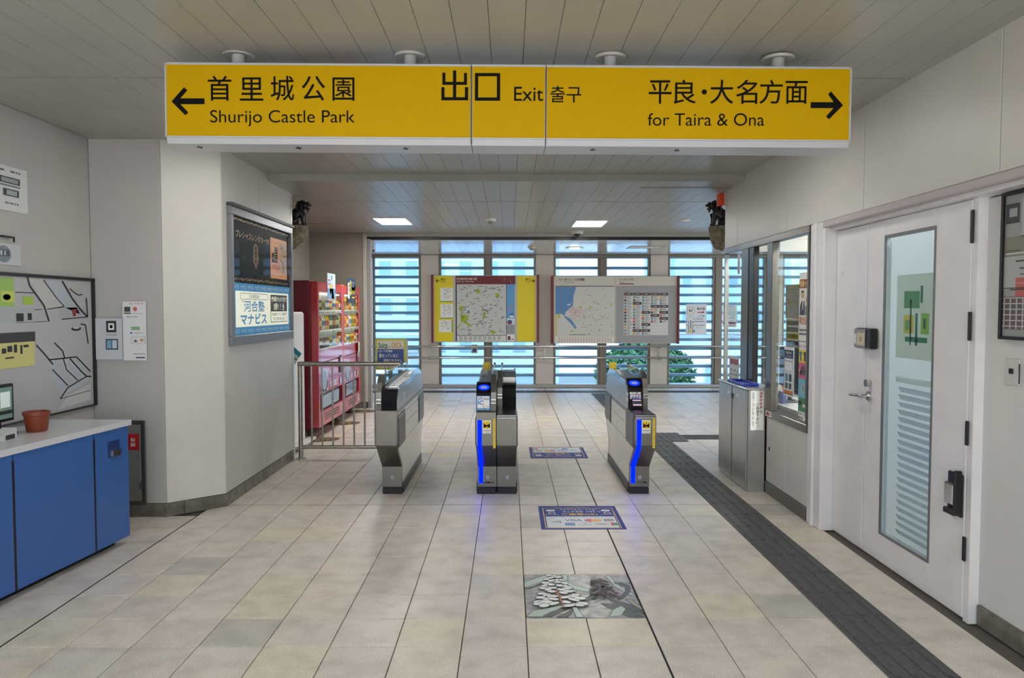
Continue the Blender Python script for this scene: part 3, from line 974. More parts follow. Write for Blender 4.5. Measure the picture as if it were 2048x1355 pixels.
for p in ((-2.43, 5.42), (-2.1928, 6.49)):
    B().box(p[0] - .002, p[0] + .002, p[1] - .0025, p[1] + .0025, 0, .0985, JOINT).done('joint', bl)

wl = B().box(-3.20, -3.05, -1.2, 5.36, 0, H2, WALLC).done('wall_left')
struct(wl, 'plain grey wall behind the blue counter', 'wall')
wl2 = B().box(-3.20, -3.05, 7.47, 11.22, 0, 2.72, M((150, 143, 132), .6)).done('wall_recess')
struct(wl2, 'wall behind the two red vending machines', 'wall')
wl3 = B().box(-6.5, -2.19, 11.22, 11.30, 0, 2.70, M((150, 143, 132), .6)).box(-6.5, -2.19, 11.214, 11.30, 0, .1, DARKSTONE).done('wall_shutter_side')
struct(wl3, 'grey brown wall beyond the vending machines', 'wall')
struct(pbox('trim_1', None, -2.235, -2.188, 11.205, 11.30, .1, 2.68, M((186, 182, 172), .5), .004), 'pale corner trim at the end of the grey brown wall', 'trim')

# ---- backlit poster case on the column
px, pn = -2.199, Vector((1, 0, 0))
case = thing('poster_case', 'grey framed poster case on the column with a black and a blue white poster', 'poster case', (px, 6.54, 1.245))
y0, y1, z0, z1 = 5.732, 7.347, 1.243, 2.362
b = B()
GF = M((128, 130, 134), .35, .5)
b.box(px, px + .035, y0, y1, z0, z0 + .075, GF, .004).box(px, px + .035, y0, y1, z1 - .085, z1, GF, .004)
b.box(px, px + .035, y0, y0 + .05, z0 + .075, z1 - .085, GF, .004).box(px, px + .035, y1 - .05, y1, z0 + .075, z1 - .085, GF, .004)
b.done('frame', case)
pbox('top_rail', case, px, px + .05, y0 - .01, y1 + .01, z1 - .022, z1 + .004, M((60, 60, 62), .5), .003)
pbox('backing', case, px, px + .012, y0 + .05, y1 - .05, z0 + .075, z1 - .085, M((30, 30, 30), .5), 0)
iw, ih = y1 - y0 - .1, z1 - z0 - .16
def case_poster(S):
    BK = M((24, 24, 25), .5, spec=.08); GD = M((206, 164, 104), .4); BL = M((44, 122, 168), .4, emit=.3); CR = M((236, 234, 214), .45, emit=.35)
    S.rect(0, 0, 1000, 555, BK); S.rect(0, 555, 1000, 1000, BL); S.up()
    rg = random.Random(2)
    for k in range(150):
        t = k / 150
        for yy in (22, 520):
            S.oval(20 + 960 * t + rg.uniform(-4, 4), yy + rg.uniform(-9, 9), rg.uniform(2, 7), rg.uniform(3, 8), [GD, M((150, 116, 70), .4), M((226, 200, 150), .4)][k % 3], 6, rg.uniform(0, 3))
        if k % 2 == 0:
            for xx in (14, 986):
                S.oval(xx + rg.uniform(-3, 3), 40 + 470 * t, 4, 6, GD, 6, rg.uniform(0, 3))
    S.text('プレシャスレンタカー19', 62, 110, 590, 175, GD, .008)
    S.line([(330, 225), (365, 195), (400, 225), (395, 340), (365, 415), (335, 340), (330, 225)], 7, GD)
    S.line([(342, 240), (365, 215), (388, 240), (385, 330), (365, 385), (345, 330), (342, 240)], 3, GD)
    S.oval(365, 255, 14, 14, GD, 6); S.k += 1; S.oval(365, 255, 10, 10, BK, 6); S.k -= 1
    S.text('Precious', 346, 285, 384, 297, GD); S.text('19', 352, 312, 378, 340, GD)
    for d in (-1, 1):
        S.line([(365 + 32 * d, 320), (365 + 52 * d, 312)], 5, GD); S.line([(365 + 30 * d, 342), (365 + 50 * d, 336)], 5, GD); S.line([(365 + 24 * d, 362), (365 + 42 * d, 360)], 5, GD)
    S.rect(620, 90, 945, 480, M((222, 146, 78), .4, emit=.15)); S.up()
    S.border(640, 130, 790, 330, 2, M((120, 80, 46), .5)); S.rect(648, 235, 690, 325, BK); S.rect(700, 175, 760, 325, BK); S.rect(800, 120, 938, 420, M((224, 176, 118), .4)); S.up()
    for j in range(5):
        for i in range(3):
            S.rect(706 + 18 * i, 185 + 26 * j, 716 + 18 * i, 197 + 26 * j, GD)
    S.poly([(655, 285), (669, 268), (684, 285)], GD); S.rect(656, 292, 682, 298, GD); S.oval(742, 310, 12, 12, M((200, 80, 60), .4))
    S.line([(800, 190), (850, 160), (890, 210), (936, 190)], 4, INK); S.line([(806, 280), (860, 320), (880, 415)], 12, M((70, 56, 48), .5)); S.line([(830, 130), (850, 250), (930, 300)], 4, INK); S.rect(880, 235, 926, 252, M((200, 60, 70), .4))
    S.scrawl(650, 345, 790, 395, 3, M((90, 50, 30), .5)); S.text('営業時間', 690, 430, 790, 455, WHITE)
    # lower poster
    S.k = 2
    S.rect(45, 622, 965, 930, CR); S.up()
    for k in range(9):
        xa = 6 + 110 * k
        S.text('マナビス', xa, 572, xa + 92, 606, WHITE, .02); S.text('マナビス', xa, 948, xa + 92, 982, WHITE, .02)
    for xx in (10, 972):
        S.vtext('マナビス', xx, 640, xx + 22, 770, WHITE, .01); S.vtext('マナビス', xx, 800, xx + 22, 925, WHITE, .01)
    S.line([(120, 640), (560, 640), (560, 690), (160, 690), (150, 720), (140, 690), (120, 690), (120, 640)], 4, M((60, 60, 60), .5))
    S.text('日本語意識の', 250, 648, 420, 682, M((50, 50, 50), .5))
    S.text('河合塾', 165, 700, 500, 802, BL, .014); S.text('マナビス', 115, 815, 540, 915, BL, .03)
    S.rect(610, 640, 935, 905, M((56, 56, 58), .4)); S.up(); S.rect(618, 800, 928, 898, CR); S.up()
    S.text('儀保駅からかけ足で', 625, 655, 925, 705, CR, .01); S.text('5秒！！分', 670, 718, 880, 790, CR, .02)
    S.text('河合塾マナビス 首里校', 632, 812, 915, 842, M((40, 40, 40), .5), .01); S.text('TEL 098-943-0107', 650, 856, 895, 886, M((40, 40, 40), .5))
S = Sheet((px + .0125, y0 + .05, z0 + .075), UY, UZ, 0, 1000, iw / 1000, ih / 1000)
case_poster(S); S.finish(case)
pbox('acrylic_cover', case, px + .026, px + .029, y0 + .05, y1 - .05, z0 + .075, z1 - .085, ACRYL, 0, 'clear glossy cover sheet')

# ================================================================== COUNTER SIDE OBJECTS
CB = M((52, 98, 166), .35, coat=.05, name='counter_blue')
ct = thing('service_counter', 'blue service counter with a white top and grooved doors', 'counter', (-2.8, 4.0, 0))
def cxf(y, d=0.0):
    return -2.49 - (4.75 - y) * .116 + d
B().prism([(cxf(4.75, -.02), 4.74), (cxf(3.1, -.02), 3.1), (-3.045, 3.1), (-3.045, 4.74)], 'z', .055, .775, CB).done('carcass', ct)
for k, (a, c) in enumerate(((4.75, 4.43), (4.42, 3.81), (3.80, 3.10))):
    d = B().prism([(cxf(a), a), (cxf(c), c), (cxf(c, -.022), c), (cxf(a, -.022), a)], 'z', .05, .772, CB).done('door', ct)
    if k == 0:
        B().prism([(cxf(4.66, .004), 4.66), (cxf(4.55, .004), 4.55), (cxf(4.55, -.001), 4.55), (cxf(4.66, -.001), 4.66)], 'z', .60, .70, M((18, 50, 110), .4)).done('handle_recess', d)
        B().prism([(cxf(4.65, .018), 4.65), (cxf(4.575, .018), 4.575), (cxf(4.575, .001), 4.575), (cxf(4.65, .001), 4.65)], 'z', .605, .64, CHROME).done('handle', d)
for y in (4.425, 3.805):
    B().prism([(cxf(y + .008, .0005), y + .008), (cxf(y - .008, .0005), y - .008), (cxf(y - .008, -.02), y - .008), (cxf(y + .008, -.02), y + .008)], 'z', .05, .74, BLACK).done('groove', ct)
B().prism([(cxf(4.70, -.07), 4.70), (cxf(3.1, -.07), 3.1), (-3.03, 3.1), (-3.03, 4.70)], 'z', .0, .055, BLACK).done('toe_kick', ct)
B().prism([(cxf(4.765, .015), 4.765), (cxf(3.1, .015), 3.1), (-3.047, 3.1), (-3.047, 4.765)], 'z', .776, .812, M((206, 208, 212), .25, name='counter_top_white')).done('worktop', ct)

pot = B().lathe([(.050, 0), (.056, .01), (.066, .095), (.072, .10), (.072, .118), (.062, .120), (.055, .10), (.02, .098)], (-2.79, 4.30, .812), M((132, 58, 36), .45), 24).done('plant_pot', smooth=40)
tag(pot, 'small brown terracotta pot standing on the white counter top', 'pot')
B().lathe([(.0, 0), (.057, 0), (.057, .004)], (-2.79, 4.30, .905), M((60, 44, 34), .9), 20).done('soil', pot)
mon = thing('monitor', 'small dark framed screen on the counter beside the brown pot', 'monitor', (-2.90, 4.18, .812))
pbox('base', mon, -2.98, -2.86, 4.06, 4.24, .8125, .822, BLACK, .003)
pbox('casing', mon, -2.935, -2.90, 3.98, 4.27, .885, 1.10, BLACK, .004)
pbox('neck', mon, -2.932, -2.908, 4.13, 4.17, .82, .89, BLACK, .002)
S = Sheet((-2.8995, 3.98, .885), UY, UZ, 0, 100, .0029, .00215)
S.rect(6, 8, 94, 92, M((96, 122, 112), .3, emit=.25)); S.up(); S.rect(6, 55, 60, 66, M((150, 164, 60), .3, emit=.25)); S.rect(60, 20, 88, 62, M((190, 204, 200), .3, emit=.25)); S.rect(6, 70, 94, 80, M((30, 44, 44), .4))
S.finish(mon, 'screen')
cr = thing('card_reader', 'small white card machine with a black keypad on the counter', 'card reader', (-2.78, 4.0, .812))
B().prism([(3.95, .813), (4.05, .813), (4.05, .875), (3.95, .84)], 'x', -2.82, -2.74, M((200, 202, 202), .4)).done('body', cr)
pbox('keypad', cr, -2.739, -2.737, 3.96, 4.03, .82, .845, BLACK, 0)

# big wall panel above the counter
art = thing('wall_picture', 'large black framed pale picture with black lines on the wall above the counter', 'picture', (-3.05, 4.5, .83))
FB = M((14, 14, 16), .4)
b = B()
b.box(-3.049, -3.02, 5.355 - .0, 5.325, .83, 1.755, FB, .003).box(-3.049, -3.02, 3.2, 5.355, 1.735, 1.755, FB, .003).box(-3.049, -3.02, 3.2, 5.355, .83, .84, FB, .002)
b.done('frame', art)
pbox('backing', art, -3.049, -3.036, 3.2, 5.325, .84, 1.735, M((176, 178, 180), .45), 0)
S = Sheet((-3.0355, 4.40, .84), UY, UZ, 0, 290, .945 / 193, .895 / 290)   # layout units follow the strip from y=4.40 to 5.345
LN = M((24, 26, 30), .5)
PAL, PB = M((196, 198, 198), .45), M((174, 182, 192), .45)
S.poly([(46, 2), (78, 2), (122, 62), (84, 68)], M((186, 186, 184), .45)); S.poly([(80, 2), (120, 2), (160, 78), (124, 62)], PB); S.rect(110, 62, 178, 88, M((168, 172, 178), .45))
S.poly([(84, 180), (145, 180), (180, 235), (150, 245), (110, 255), (96, 210)], PB); S.poly([(104, 285), (180, 278), (182, 240), (126, 258)], PAL)
S.up()
for pts, t in (([(46, 0), (50, 18), (78, 58), (88, 92)], 3.4), ([(78, 4), (104, 40), (122, 60)], 2.2), ([(119, 4), (140, 40), (160, 66), (178, 84)], 4.2), ([(122, 60), (84, 66)], 2), ([(178, 84), (116, 88)], 2.2),
               ([(176, 40), (178, 84)], 3), ([(98, 138), (116, 158), (120, 174)], 3), ([(60, 140), (76, 160), (94, 185)], 3), ([(84, 174), (148, 174), (182, 212)], 3), ([(117, 175), (124, 200), (150, 228)], 2.4),
               ([(132, 176), (160, 210), (172, 222), (184, 224)], 3.2), ([(172, 222), (126, 240), (108, 262)], 3), ([(92, 195), (126, 236)], 2.6), ([(108, 262), (182, 256)], 1.4), ([(160, 100), (172, 102), (178, 146)], 3),
               ([(58, 32), (22, 32)], 1.8), ([(74, 66), (38, 68)], 1.4), ([(84, 92), (22, 92)], 1.2)):
    S.line(pts, t, LN)
S.oval(149, 110, 12, 5, LN, 14); S.up(); S.oval(149, 108, 8, 2.6, PAL, 12)
S.rect(-60, 4, 20, 60, M((152, 190, 92), .45)); S.rect(-60, 62, 58, 92, M((170, 176, 176), .45)); S.rect(36, 40, 56, 56, M((160, 190, 60), .45)); S.up()
S.rect(-4, 30, 20, 52, M((190, 206, 90), .45)); S.oval(6, 42, 7, 6, M((200, 120, 110), .45)); S.rect(-60, 112, 58, 132, M((50, 50, 52), .5)); S.rect(-60, 132, 56, 182, M((206, 200, 128), .45)); S.up()
S.poly([(140, 66), (152, 66), (148, 82), (142, 82)], M((150, 40, 50), .45))
for x, y, ww, hh in ((-6, 142, 8, 10), (4, 138, 9, 12), (16, 136, 6, 16), (28, 138, 4, 18), (34, 138, 10, 5), (0, 160, 16, 3), (22, 74, 14, 16), (44, 74, 8, 14)):
    S.rect(x, y, x + ww, y + hh, LN)
S.line([(136, 20), (146, 28), (156, 34), (166, 32)], 2.2, LN)
S.finish(art, 'artwork')

def notice_grey(S):
    S.scrawl(8, 10, 70, 22, 1, M((90, 94, 100), .5)); S.rect(6, 36, 66, 58, M((60, 64, 68), .5)); S.up(); S.rect(12, 40, 60, 54, M((150, 156, 160), .5)); S.rect(6, 62, 66, 68, M((120, 124, 130), .5)); S.rect(16, 76, 62, 100, M((60, 66, 70), .5)); S.up()
    S.rect(26, 80, 56, 96, M((160, 170, 174), .5)); S.scrawl(8, 118, 60, 130, 1, M((120, 120, 124), .5))
poster('wall_poster', 'white wall poster with small black picture boxes high above the counter', 'poster', (-3.046, 4.20, 2.13), UY, .46, .27, M((212, 214, 214), .5), -60, 150, .0031, notice_grey, sy=.0018)
def notice_small(S):
    S.oval(30, 50, 30, 40, M((120, 130, 142), .5), 12); S.up(); S.rect(10, 30, 54, 60, M((70, 80, 92), .5)); S.up(); S.rect(16, 34, 24, 56, PAL); S.rect(32, 34, 38, 56, PAL)
poster('wall_sticker', 'small rounded grey sticker on the wall just over the black framed picture', 'sticker', (-3.046, 4.36, 1.80), UY, .22, .13, M((190, 194, 198), .5), 0, 100, .0022, notice_small, sy=.0013)
b = B().box(-3.048, -3.02, 4.40, 4.50, 1.965, 1.975, BLACK, .003).box(-3.03, -3.02, 4.49, 4.50, 1.94, 1.975, BLACK, .003)
tag(b.done('wall_hook'), 'black bent hook on the wall above the grey sticker', 'hook')

def notice_leaf(S):
    RD = M((190, 40, 44), .5)
    S.text('なります', 30, 8, 92, 20, RD); S.rect(8, 34, 34, 66, M((70, 70, 72), .5)); S.oval(54, 48, 9, 14, M((190, 110, 90), .5)); S.rect(6, 72, 36, 78, INK); S.scrawl(46, 74, 90, 80, 1, M((90, 90, 90), .5))
    S.scrawl(10, 92, 80, 104, 1, M((140, 160, 150), .5)); S.rect(36, 160, 72, 182, M((130, 170, 140), .5)); S.oval(36, 200, 6, 6, M((70, 110, 170), .5)); S.scrawl(44, 196, 94, 204, 1, M((110, 110, 114), .5))
    S.border(36, 224, 94, 270, 1.5, M((130, 130, 130), .5)); S.poly([(44, 260), (52, 240), (64, 256)], M((90, 90, 90), .5)); S.oval(80, 246, 8, 9, M((190, 150, 110), .5)); S.scrawl(36, 330, 94, 338, 1, INK); S.rect(54, 354, 92, 362, M((60, 60, 110), .5))
poster('wall_notice', 'tall white notice with red heading on the grey wall beside the column', 'notice', (-2.815, 5.3345, 1.158), UX, .17, .43, M((222, 222, 226), .5), 0, 376, .0017, notice_leaf, sy=.43 / 376)
def notice_sq(S):
    S.rect(30, 6, 58, 34, M((40, 44, 48), .5)); S.up(); S.rect(36, 12, 52, 28, WHITE); S.up(); S.rect(40, 16, 48, 24, INK); S.rect(28, 38, 60, 42, M((170, 172, 176), .5)); S.rect(28, 50, 62, 76, M((40, 60, 80), .5)); S.up()
    S.rect(31, 53, 44, 73, M((120, 160, 190), .5)); S.rect(46, 53, 59, 73, M((190, 206, 216), .5))
poster('wall_notice', 'pale grey notice with two square symbols beside the tall white notice', 'notice', (-3.015, 5.3345, 1.165), UX, .195, .30, M((196, 200, 206), .5), 0, 100, .195 / 74, notice_sq, sy=.003)
# stainless cabinet door in the grey wall
fc = thing('hydrant_cabinet', 'polished stainless cabinet door with a red label low in the grey wall', 'cabinet', (-2.8, 5.336, .09))
b = B()
b.box(-3.0, -2.668, 5.322, 5.338, .092, .12, STEEL, .002).box(-3.0, -2.668, 5.322, 5.338, .69, .718, STEEL, .002).box(-2.70, -2.668, 5.322, 5.338, .12, .69, STEEL, .002).box(-3.0, -2.97, 5.322, 5.338, .12, .69, STEEL, .002)
b.done('frame', fc)
pbox('door', fc, -2.968, -2.702, 5.324, 5.336, .122, .688, STEELH, .002)
pbox('hinge', fc, -2.708, -2.698, 5.314, 5.324, .21, .27, STEEL, .001)
S = Sheet((-2.80, 5.3235, .50), UX, UZ, 0, 100, .0009, .0012)
S.rect(0, 0, 100, 100, M((176, 22, 34), .4)); S.up(); S.text('消火', 30, 25, 70, 48, WHITE, .02); S.text('器具', 30, 55, 70, 78, WHITE, .02)
S.finish(fc, 'label_plate')

# ================================================================== OFFICE AND WALL ON THE DOOR SIDE
XO = 2.15
DX = 2.235
wr = B()
wr.box(XO + .014, XO + .20, 1.0, 7.29, 2.13, H2, JOINT)
wr.box(2.30, 2.42, -1.2, 3.50, 0, 2.13, JOINT)
wr.box(XO + .014, XO + .20, -1.2, 1.0, 2.13, H2, JOINT)
wr.box(DX + .002, 2.42, 3.49, 3.531, 0, 2.07, DOORP)
wr.box(XO + .014, XO + .10, 5.21, 7.29, .10, .64, JOINT)
wall_r = wr.done('wall_right')
struct(wall_r, 'cream panelled wall over the ticket office window and door', 'wall')
for a, c in ((7.30, 6.90), (6.90, 5.66), (5.66, 4.45), (4.45, 3.22), (3.22, 2.0), (2.0, .8), (.8, -1.2)):
    panel(wall_r, (XO, a), (XO, c), 2.132, H2 - .005, WALL)
pbox('end_panel', wall_r, XO + .002, XO + .20, 7.29, 7.302, 2.132, H2 - .005, WALL, .002)
for a, c in ((7.30, 6.87), (6.05, 5.64), (5.64, 5.215)):
    panel(wall_r, (XO, a), (XO, c), .102, .638, WALL)
panel(wall_r, (2.285, 3.50), (2.285, -1.2), .10, 2.06, noisy('pale_wall_panel', (204, 204, 201), (208, 208, 205), 2.0, .5))
bo = B().box(XO - .006, XO + .02, 5.215, 7.30, 0, .10, STEEL, .002).done('baseboard_office')
struct(bo, 'steel baseboard under the ticket office window', 'baseboard')
br = B().box(2.272, 2.30, 1.0, 3.48, 0, .10, DARKSTONE, .003).done('baseboard_right')
struct(br, 'dark stone baseboard under the plain wall past the door', 'baseboard')
b = B().ball((XO - .001, 5.98, .38), (.004, .014, .018), BLACK, 10, 6).done('cable_hole', wall_r)

# window frame of the office
ow = B()
ow.box(XO - .012, XO + .05, 5.215, 7.30, 2.075, 2.13, STEEL, .004)
ow.box(XO - .012, XO + .05, 5.215, 6.05, .64, .70, STEEL, .004)
ow.box(XO - .012, XO + .05, 5.215, 5.245, .70, 2.075, STEEL, .004)
ow = ow.done('window_10')
struct(ow, 'steel framed ticket office window with posters on the glass', 'window')
pbox('mullion', ow, XO - .012, XO + .05, 5.94, 6.06, .70, 2.075, STEEL, .004)
pbox('mullion', ow, XO - .012, XO + .06, 6.54, 6.73, .86, 2.075, STEEL, .004)
pbox('black_post', ow, XO - .008, XO + .04, 6.40, 6.52, .86, 2.075, BLACK, .003)
pbox('mullion', ow, XO + .0, XO + .04, 7.275, 7.30, .64, 2.075, ALU, .003)
pbox('glass_pane', ow, XO + .012, XO + .018, 5.245, 5.94, .70, 2.075, GLASSC, 0)
pbox('glass_pane', ow, XO + .012, XO + .018, 6.73, 7.275, .64, 2.075, GLASSC, 0)
pbox('sliding_glass', ow, XO + .06, XO + .066, 6.06, 6.54, 1.02, 2.075, GLASSC, 0, 'sliding pane above the ticket opening')
pbox('sill_low', ow, XO + .0, XO + .06, 6.05, 7.30, .60, .655, STEEL, .003)
# office room shell beyond the glass
rm = B()
rm.box(5.3, 5.4, 3.2, 7.3, 0, 2.7, M((190, 188, 180), .6))
rm.box(2.42, 5.3, 3.1, 3.2, 0, 2.7, M((190, 188, 180), .6))
rm.box(2.36, 5.3, 3.2, 7.29, 2.60, 2.66, WHITE)
rm = rm.done('wall_office')
struct(rm, 'pale rear walls and ceiling of the ticket office', 'wall')
oe = B().box(2.36, 5.3, 7.25, 7.30, 0, .62, WALL).box(2.36, 5.3, 7.25, 7.30, 2.10, 2.6, WALL)
for x in (2.36, 3.05, 3.75, 4.5, 5.25):
    oe.box(x, x + .05, 7.25, 7.30, .62, 2.10, BRONZE)
oe = oe.done('window_11')
struct(oe, 'rear window of the ticket office facing the louvers', 'window')
pbox('glass_pane', oe, 2.41, 5.25, 7.272, 7.278, .62, 2.10, GLASSC, 0)
for x, y, lb in ((3.4, 6.2, 'long lit ceiling light inside the ticket office over the desk'), (3.0, 4.3, 'long ceiling light added inside the ticket office to backlight the door pane')):  # the lamp behind the door is added to light its pane from behind
    ceiling_lamp(x, y, 2.60, lb, .2, .9, 4.0 if y > 5 else 8.0)

desk = thing('office_desk', 'grey work desk inside the ticket office under the window', 'desk', (2.6, 6.2, 0))
pbox('desk_top', desk, 2.26, 2.90, 5.30, 7.15, .70, .735, M((176, 178, 180), .4), .004)
for y in (5.34, 7.11):
    pbox('side_panel', desk, 2.28, 2.88, y - .02, y + .02, 0, .70, M((150, 152, 156), .5), .003)
rk = thing('leaflet_rack', 'grey slatted leaflet rack on the desk behind the office glass', 'rack', (2.75, 6.85, .735))
pbox('back_board', rk, 2.80, 2.82, 6.52, 7.14, .735, 1.50, M((130, 128, 122), .5), .003)
for k in range(11):
    pbox('shelf', rk, 2.72, 2.80, 6.53, 7.13, .78 + .064 * k, .80 + .064 * k, M((206, 206, 202), .5), .002)
for y in (6.52, 6.83, 7.128):
    pbox('divider', rk, 2.715, 2.80, y, y + .012, .735, 1.51, M((150, 146, 130), .5), .001)
bx = B().box(2.48, 2.64, 6.82, 7.05, .736, .83, M((224, 222, 216), .5), .006).box(2.475, 2.645, 6.815, 7.055, .83, .855, M((232, 232, 228), .5), .006)
tag(bx.done('storage_box'), 'white lidded box on the desk behind the office pane', 'box')
poster('hanging_paper', 'large grey paper hung inside the office behind the pane', 'notice', (2.55, 6.72, 1.45), -UY, .34, .30, M((172, 166, 148), .6), 0, 100, .003, lambda S: S.scrawl(8, 8, 92, 60, 5, M((140, 134, 120), .6)))
tm = thing('terminal_screen', 'dark office terminal screen beside the ticket opening', 'monitor', (2.42, 6.25, .736))
pbox('screen', tm, 2.40, 2.43, 6.02, 6.46, .86, 1.20, BLACK, .005)
pbox('stand', tm, 2.37, 2.47, 6.18, 6.32, .736, .75, BLACK, .003)
pbox('neck', tm, 2.41, 2.425, 6.22, 6.28, .75, .87, BLACK, .002)
cup = B().lathe([(.028, 0), (.034, .1), (.031, .1), (.026, .006)], (2.32, 6.15, .736), M((40, 60, 130), .4), 16).done('pen_cup', smooth=40)
tag(cup, 'blue pen cup on the desk at the ticket opening', 'cup')
for k, c in enumerate(((220, 220, 216), (190, 60, 50), (40, 60, 120))):
    B().tube([(2.31 + .01 * k, 6.15, .745), (2.30 + .02 * k, 6.14 + .012 * k, .90 - .01 * k)], .004, M(c, .4), 6).done('pen', cup)
ph = thing('desk_phone', 'small dark desk phone on the office desk near the ticket opening', 'phone', (2.34, 6.4, .736))
B().prism([(6.33, .737), (6.48, .737), (6.48, .80), (6.33, .76)], 'x', 2.30, 2.39, M((40, 42, 46), .4)).done('body', ph)
B().box(2.305, 2.335, 6.32, 6.49, .80, .825, M((30, 30, 32), .4), .008).done('handset', ph)

# posters on the office glass
def p_person(S):
    BR, SK = M((150, 80, 40), .5), M((206, 164, 130), .5)
    S.rect(0, 0, 100, 40, M((236, 234, 226), .5)); S.rect(0, 40, 100, 92, BR); S.up(); S.text('駅員への', 8, 48, 96, 86, M((236, 210, 120), .5), .02)
    S.oval(38, 130, 17, 22, SK); S.poly([(8, 250), (12, 190), (30, 165), (50, 170), (66, 200), (66, 250)], M((54, 60, 74), .5)); S.oval(86, 160, 12, 18, SK); S.poly([(72, 250), (74, 196), (100, 180), (100, 250)], M((80, 110, 60), .5)); S.up()
    S.poly([(20, 122), (26, 106), (50, 106), (56, 122), (40, 114)], M((40, 34, 30), .5)); S.poly([(36, 172), (46, 172), (44, 220), (40, 220)], WHITE); S.oval(64, 176, 8, 12, SK)
    S.text('暴力行為', 6, 258, 98, 306, M((186, 110, 30), .5), .03); S.scrawl(8, 326, 94, 372, 2, M((60, 60, 60), .5))
poster('window_poster', 'poster of two people with brown heading on the office glass', 'poster', (XO + .008, 5.42, 1.30), -UY, .165, .50, M((226, 224, 214), .5), 0, 400, .00165, p_person, th=.002, sy=.00125)
def p_shirt(S):
    S.text('ゆいレールグッズ', 4, 12, 96, 34, M((120, 40, 90), .5), .02)
    S.rect(0, 44, 100, 118, M((230, 196, 40), .5)); S.rect(0, 118, 100, 210, M((200, 90, 120), .5)); S.rect(0, 210, 100, 320, M((110, 176, 196), .5)); S.rect(0, 320, 100, 400, M((70, 130, 90), .5)); S.up()
    for x, c in ((24, (40, 120, 150)), (74, (50, 50, 60))):
        S.poly([(x - 18, 58), (x - 8, 54), (x, 58), (x + 8, 54), (x + 18, 58), (x + 14, 74), (x + 10, 72), (x + 10, 108), (x - 10, 108), (x - 10, 72), (x - 14, 74)], M(c, .5))
    S.poly([(10, 180), (40, 140), (60, 130), (90, 160), (80, 190), (50, 186), (30, 196)], M((90, 70, 84), .5)); S.poly([(6, 170), (30, 150), (34, 180)], M((220, 210, 214), .5)); S.rect(46, 240, 66, 290, M((230, 206, 170), .5)); S.rect(84, 240, 100, 280, M((40, 70, 110), .5))
    S.oval(26, 350, 18, 14, M((50, 60, 50), .5)); S.rect(56, 356, 92, 372, M((210, 220, 200), .5)); S.scrawl(4, 408, 96, 420, 1, M((120, 120, 120), .5)); S.rect(52, 248, 60, 284, M((190, 90, 60), .5))
poster('window_poster', 'goods poster with shirts on yellow, pink, blue and green bands on the office glass', 'poster', (XO + .008, 5.41, .74), -UY, .15, .55, M((226, 228, 228), .5), 0, 430, .0015, p_shirt, th=.002, sy=.55 / 430)
def p_bag(S):
    S.border(2, 20, 98, 318, 4, M((40, 60, 96), .5)); S.rect(4, 22, 96, 76, M((40, 60, 96), .5)); S.rect(4, 290, 96, 318, M((200, 116, 40), .5)); S.up()
    S.text('NEW', 20, 30, 80, 46, M((236, 220, 170), .5)); S.text('バッグ', 28, 54, 74, 70, WHITE); S.scrawl(12, 86, 92, 100, 1, M((90, 90, 100), .5))
    for x, c in ((30, (70, 130, 150)), (68, (60, 62, 70))):
        S.rect(x - 14, 180, x + 14, 230, M(c, .5)); S.line([(x - 9, 180), (x - 5, 160), (x + 5, 160), (x + 9, 180)], 3, M(c, .5)); S.rect(x - 14, 240, x + 14, 280, M((60, 76, 70), .5))
poster('window_poster', 'white bag poster with navy top and orange foot on the office glass', 'poster', (XO + .008, 5.70, .86), -UY, .19, .38, M((224, 226, 228), .5), 0, 330, .0019, p_bag, th=.002, sy=.38 / 330)
poster('window_poster', 'narrow white paper with red print high on the office corner glass', 'notice', (XO + .008, 6.90, 1.86), -UY, .07, .19, M((232, 230, 228), .5), 0, 100, .0007,
       lambda S: S.rect(20, 40, 50, 90, M((190, 70, 80), .5)), th=.002, sy=.0019)
poster('window_poster', 'faint paper with red and grey print low on the office corner glass', 'notice', (XO + .008, 7.12, .82), -UY, .3, .26, M((214, 222, 222), .5), 0, 100, .003,
       lambda S: (S.rect(6, 10, 94, 30, M((170, 90, 100), .5)), S.scrawl(8, 44, 90, 90, 3, M((150, 130, 130), .5))), th=.002, sy=.0026)
S = Sheet((XO - .0125, 6.04, .645), -UY, UZ, 0, 100, .002, .0005)
S.rect(0, 5, 70, 95, WHITE); S.up(); S.rect(8, 20, 40, 80, M((170, 40, 44), .4)); S.text('非常', 46, 20, 64, 80, INK)
S.finish(ow, 'label_strip')

# stainless ticket box in front of the opening
tb = thing('ticket_box', 'stainless steel collection box standing under the ticket opening', 'box', (2.07, 6.47, 0))
pbox('door', tb, 1.985, 2.0, 6.475, 6.862, .03, .852, STEELH, .003)
pbox('door', tb, 1.985, 2.0, 6.078, 6.45, .03, .852, STEELH, .003)
pbox('body', tb, 2.0, XO - .008, 6.065, 6.865, .0, .855, STEELH, .003)
pbox('lock_gap', tb, 1.992, 2.001, 6.452, 6.473, .03, .80, BLACK, 0)
pbox('lock', tb, 1.978, 1.988, 6.43, 6.475, .74, .79, BLACK, .004)
for y in (6.30, 6.56):
    pbox('label_plate', tb, 1.9835, 1.9855, y - .03, y + .03, .77, .80, WHITE, 0)
pbox('top', tb, 1.975, XO - .008, 6.055, 6.875, .855, .872, STEELH, .004)
S = Sheet((2.02, 6.0645, .52), UX, UZ, 0, 300, .108 / 92, .34 / 300)
S.rect(0, 0, 92, 300, WHITE); S.up()
RDT = M((186, 40, 48), .4)
S.vtext('自動改札機', 66, 12, 84, 146, RDT, .03); S.vtext('を', 67, 150, 83, 178, INK, .01); S.vtext('ご利用下さい。', 38, 100, 58, 284, INK, .02); S.vtext('お客様のご協力をお願い致します。', 10, 16, 26, 288, INK)
S.finish(tb, 'notice_plate')
tray = B()
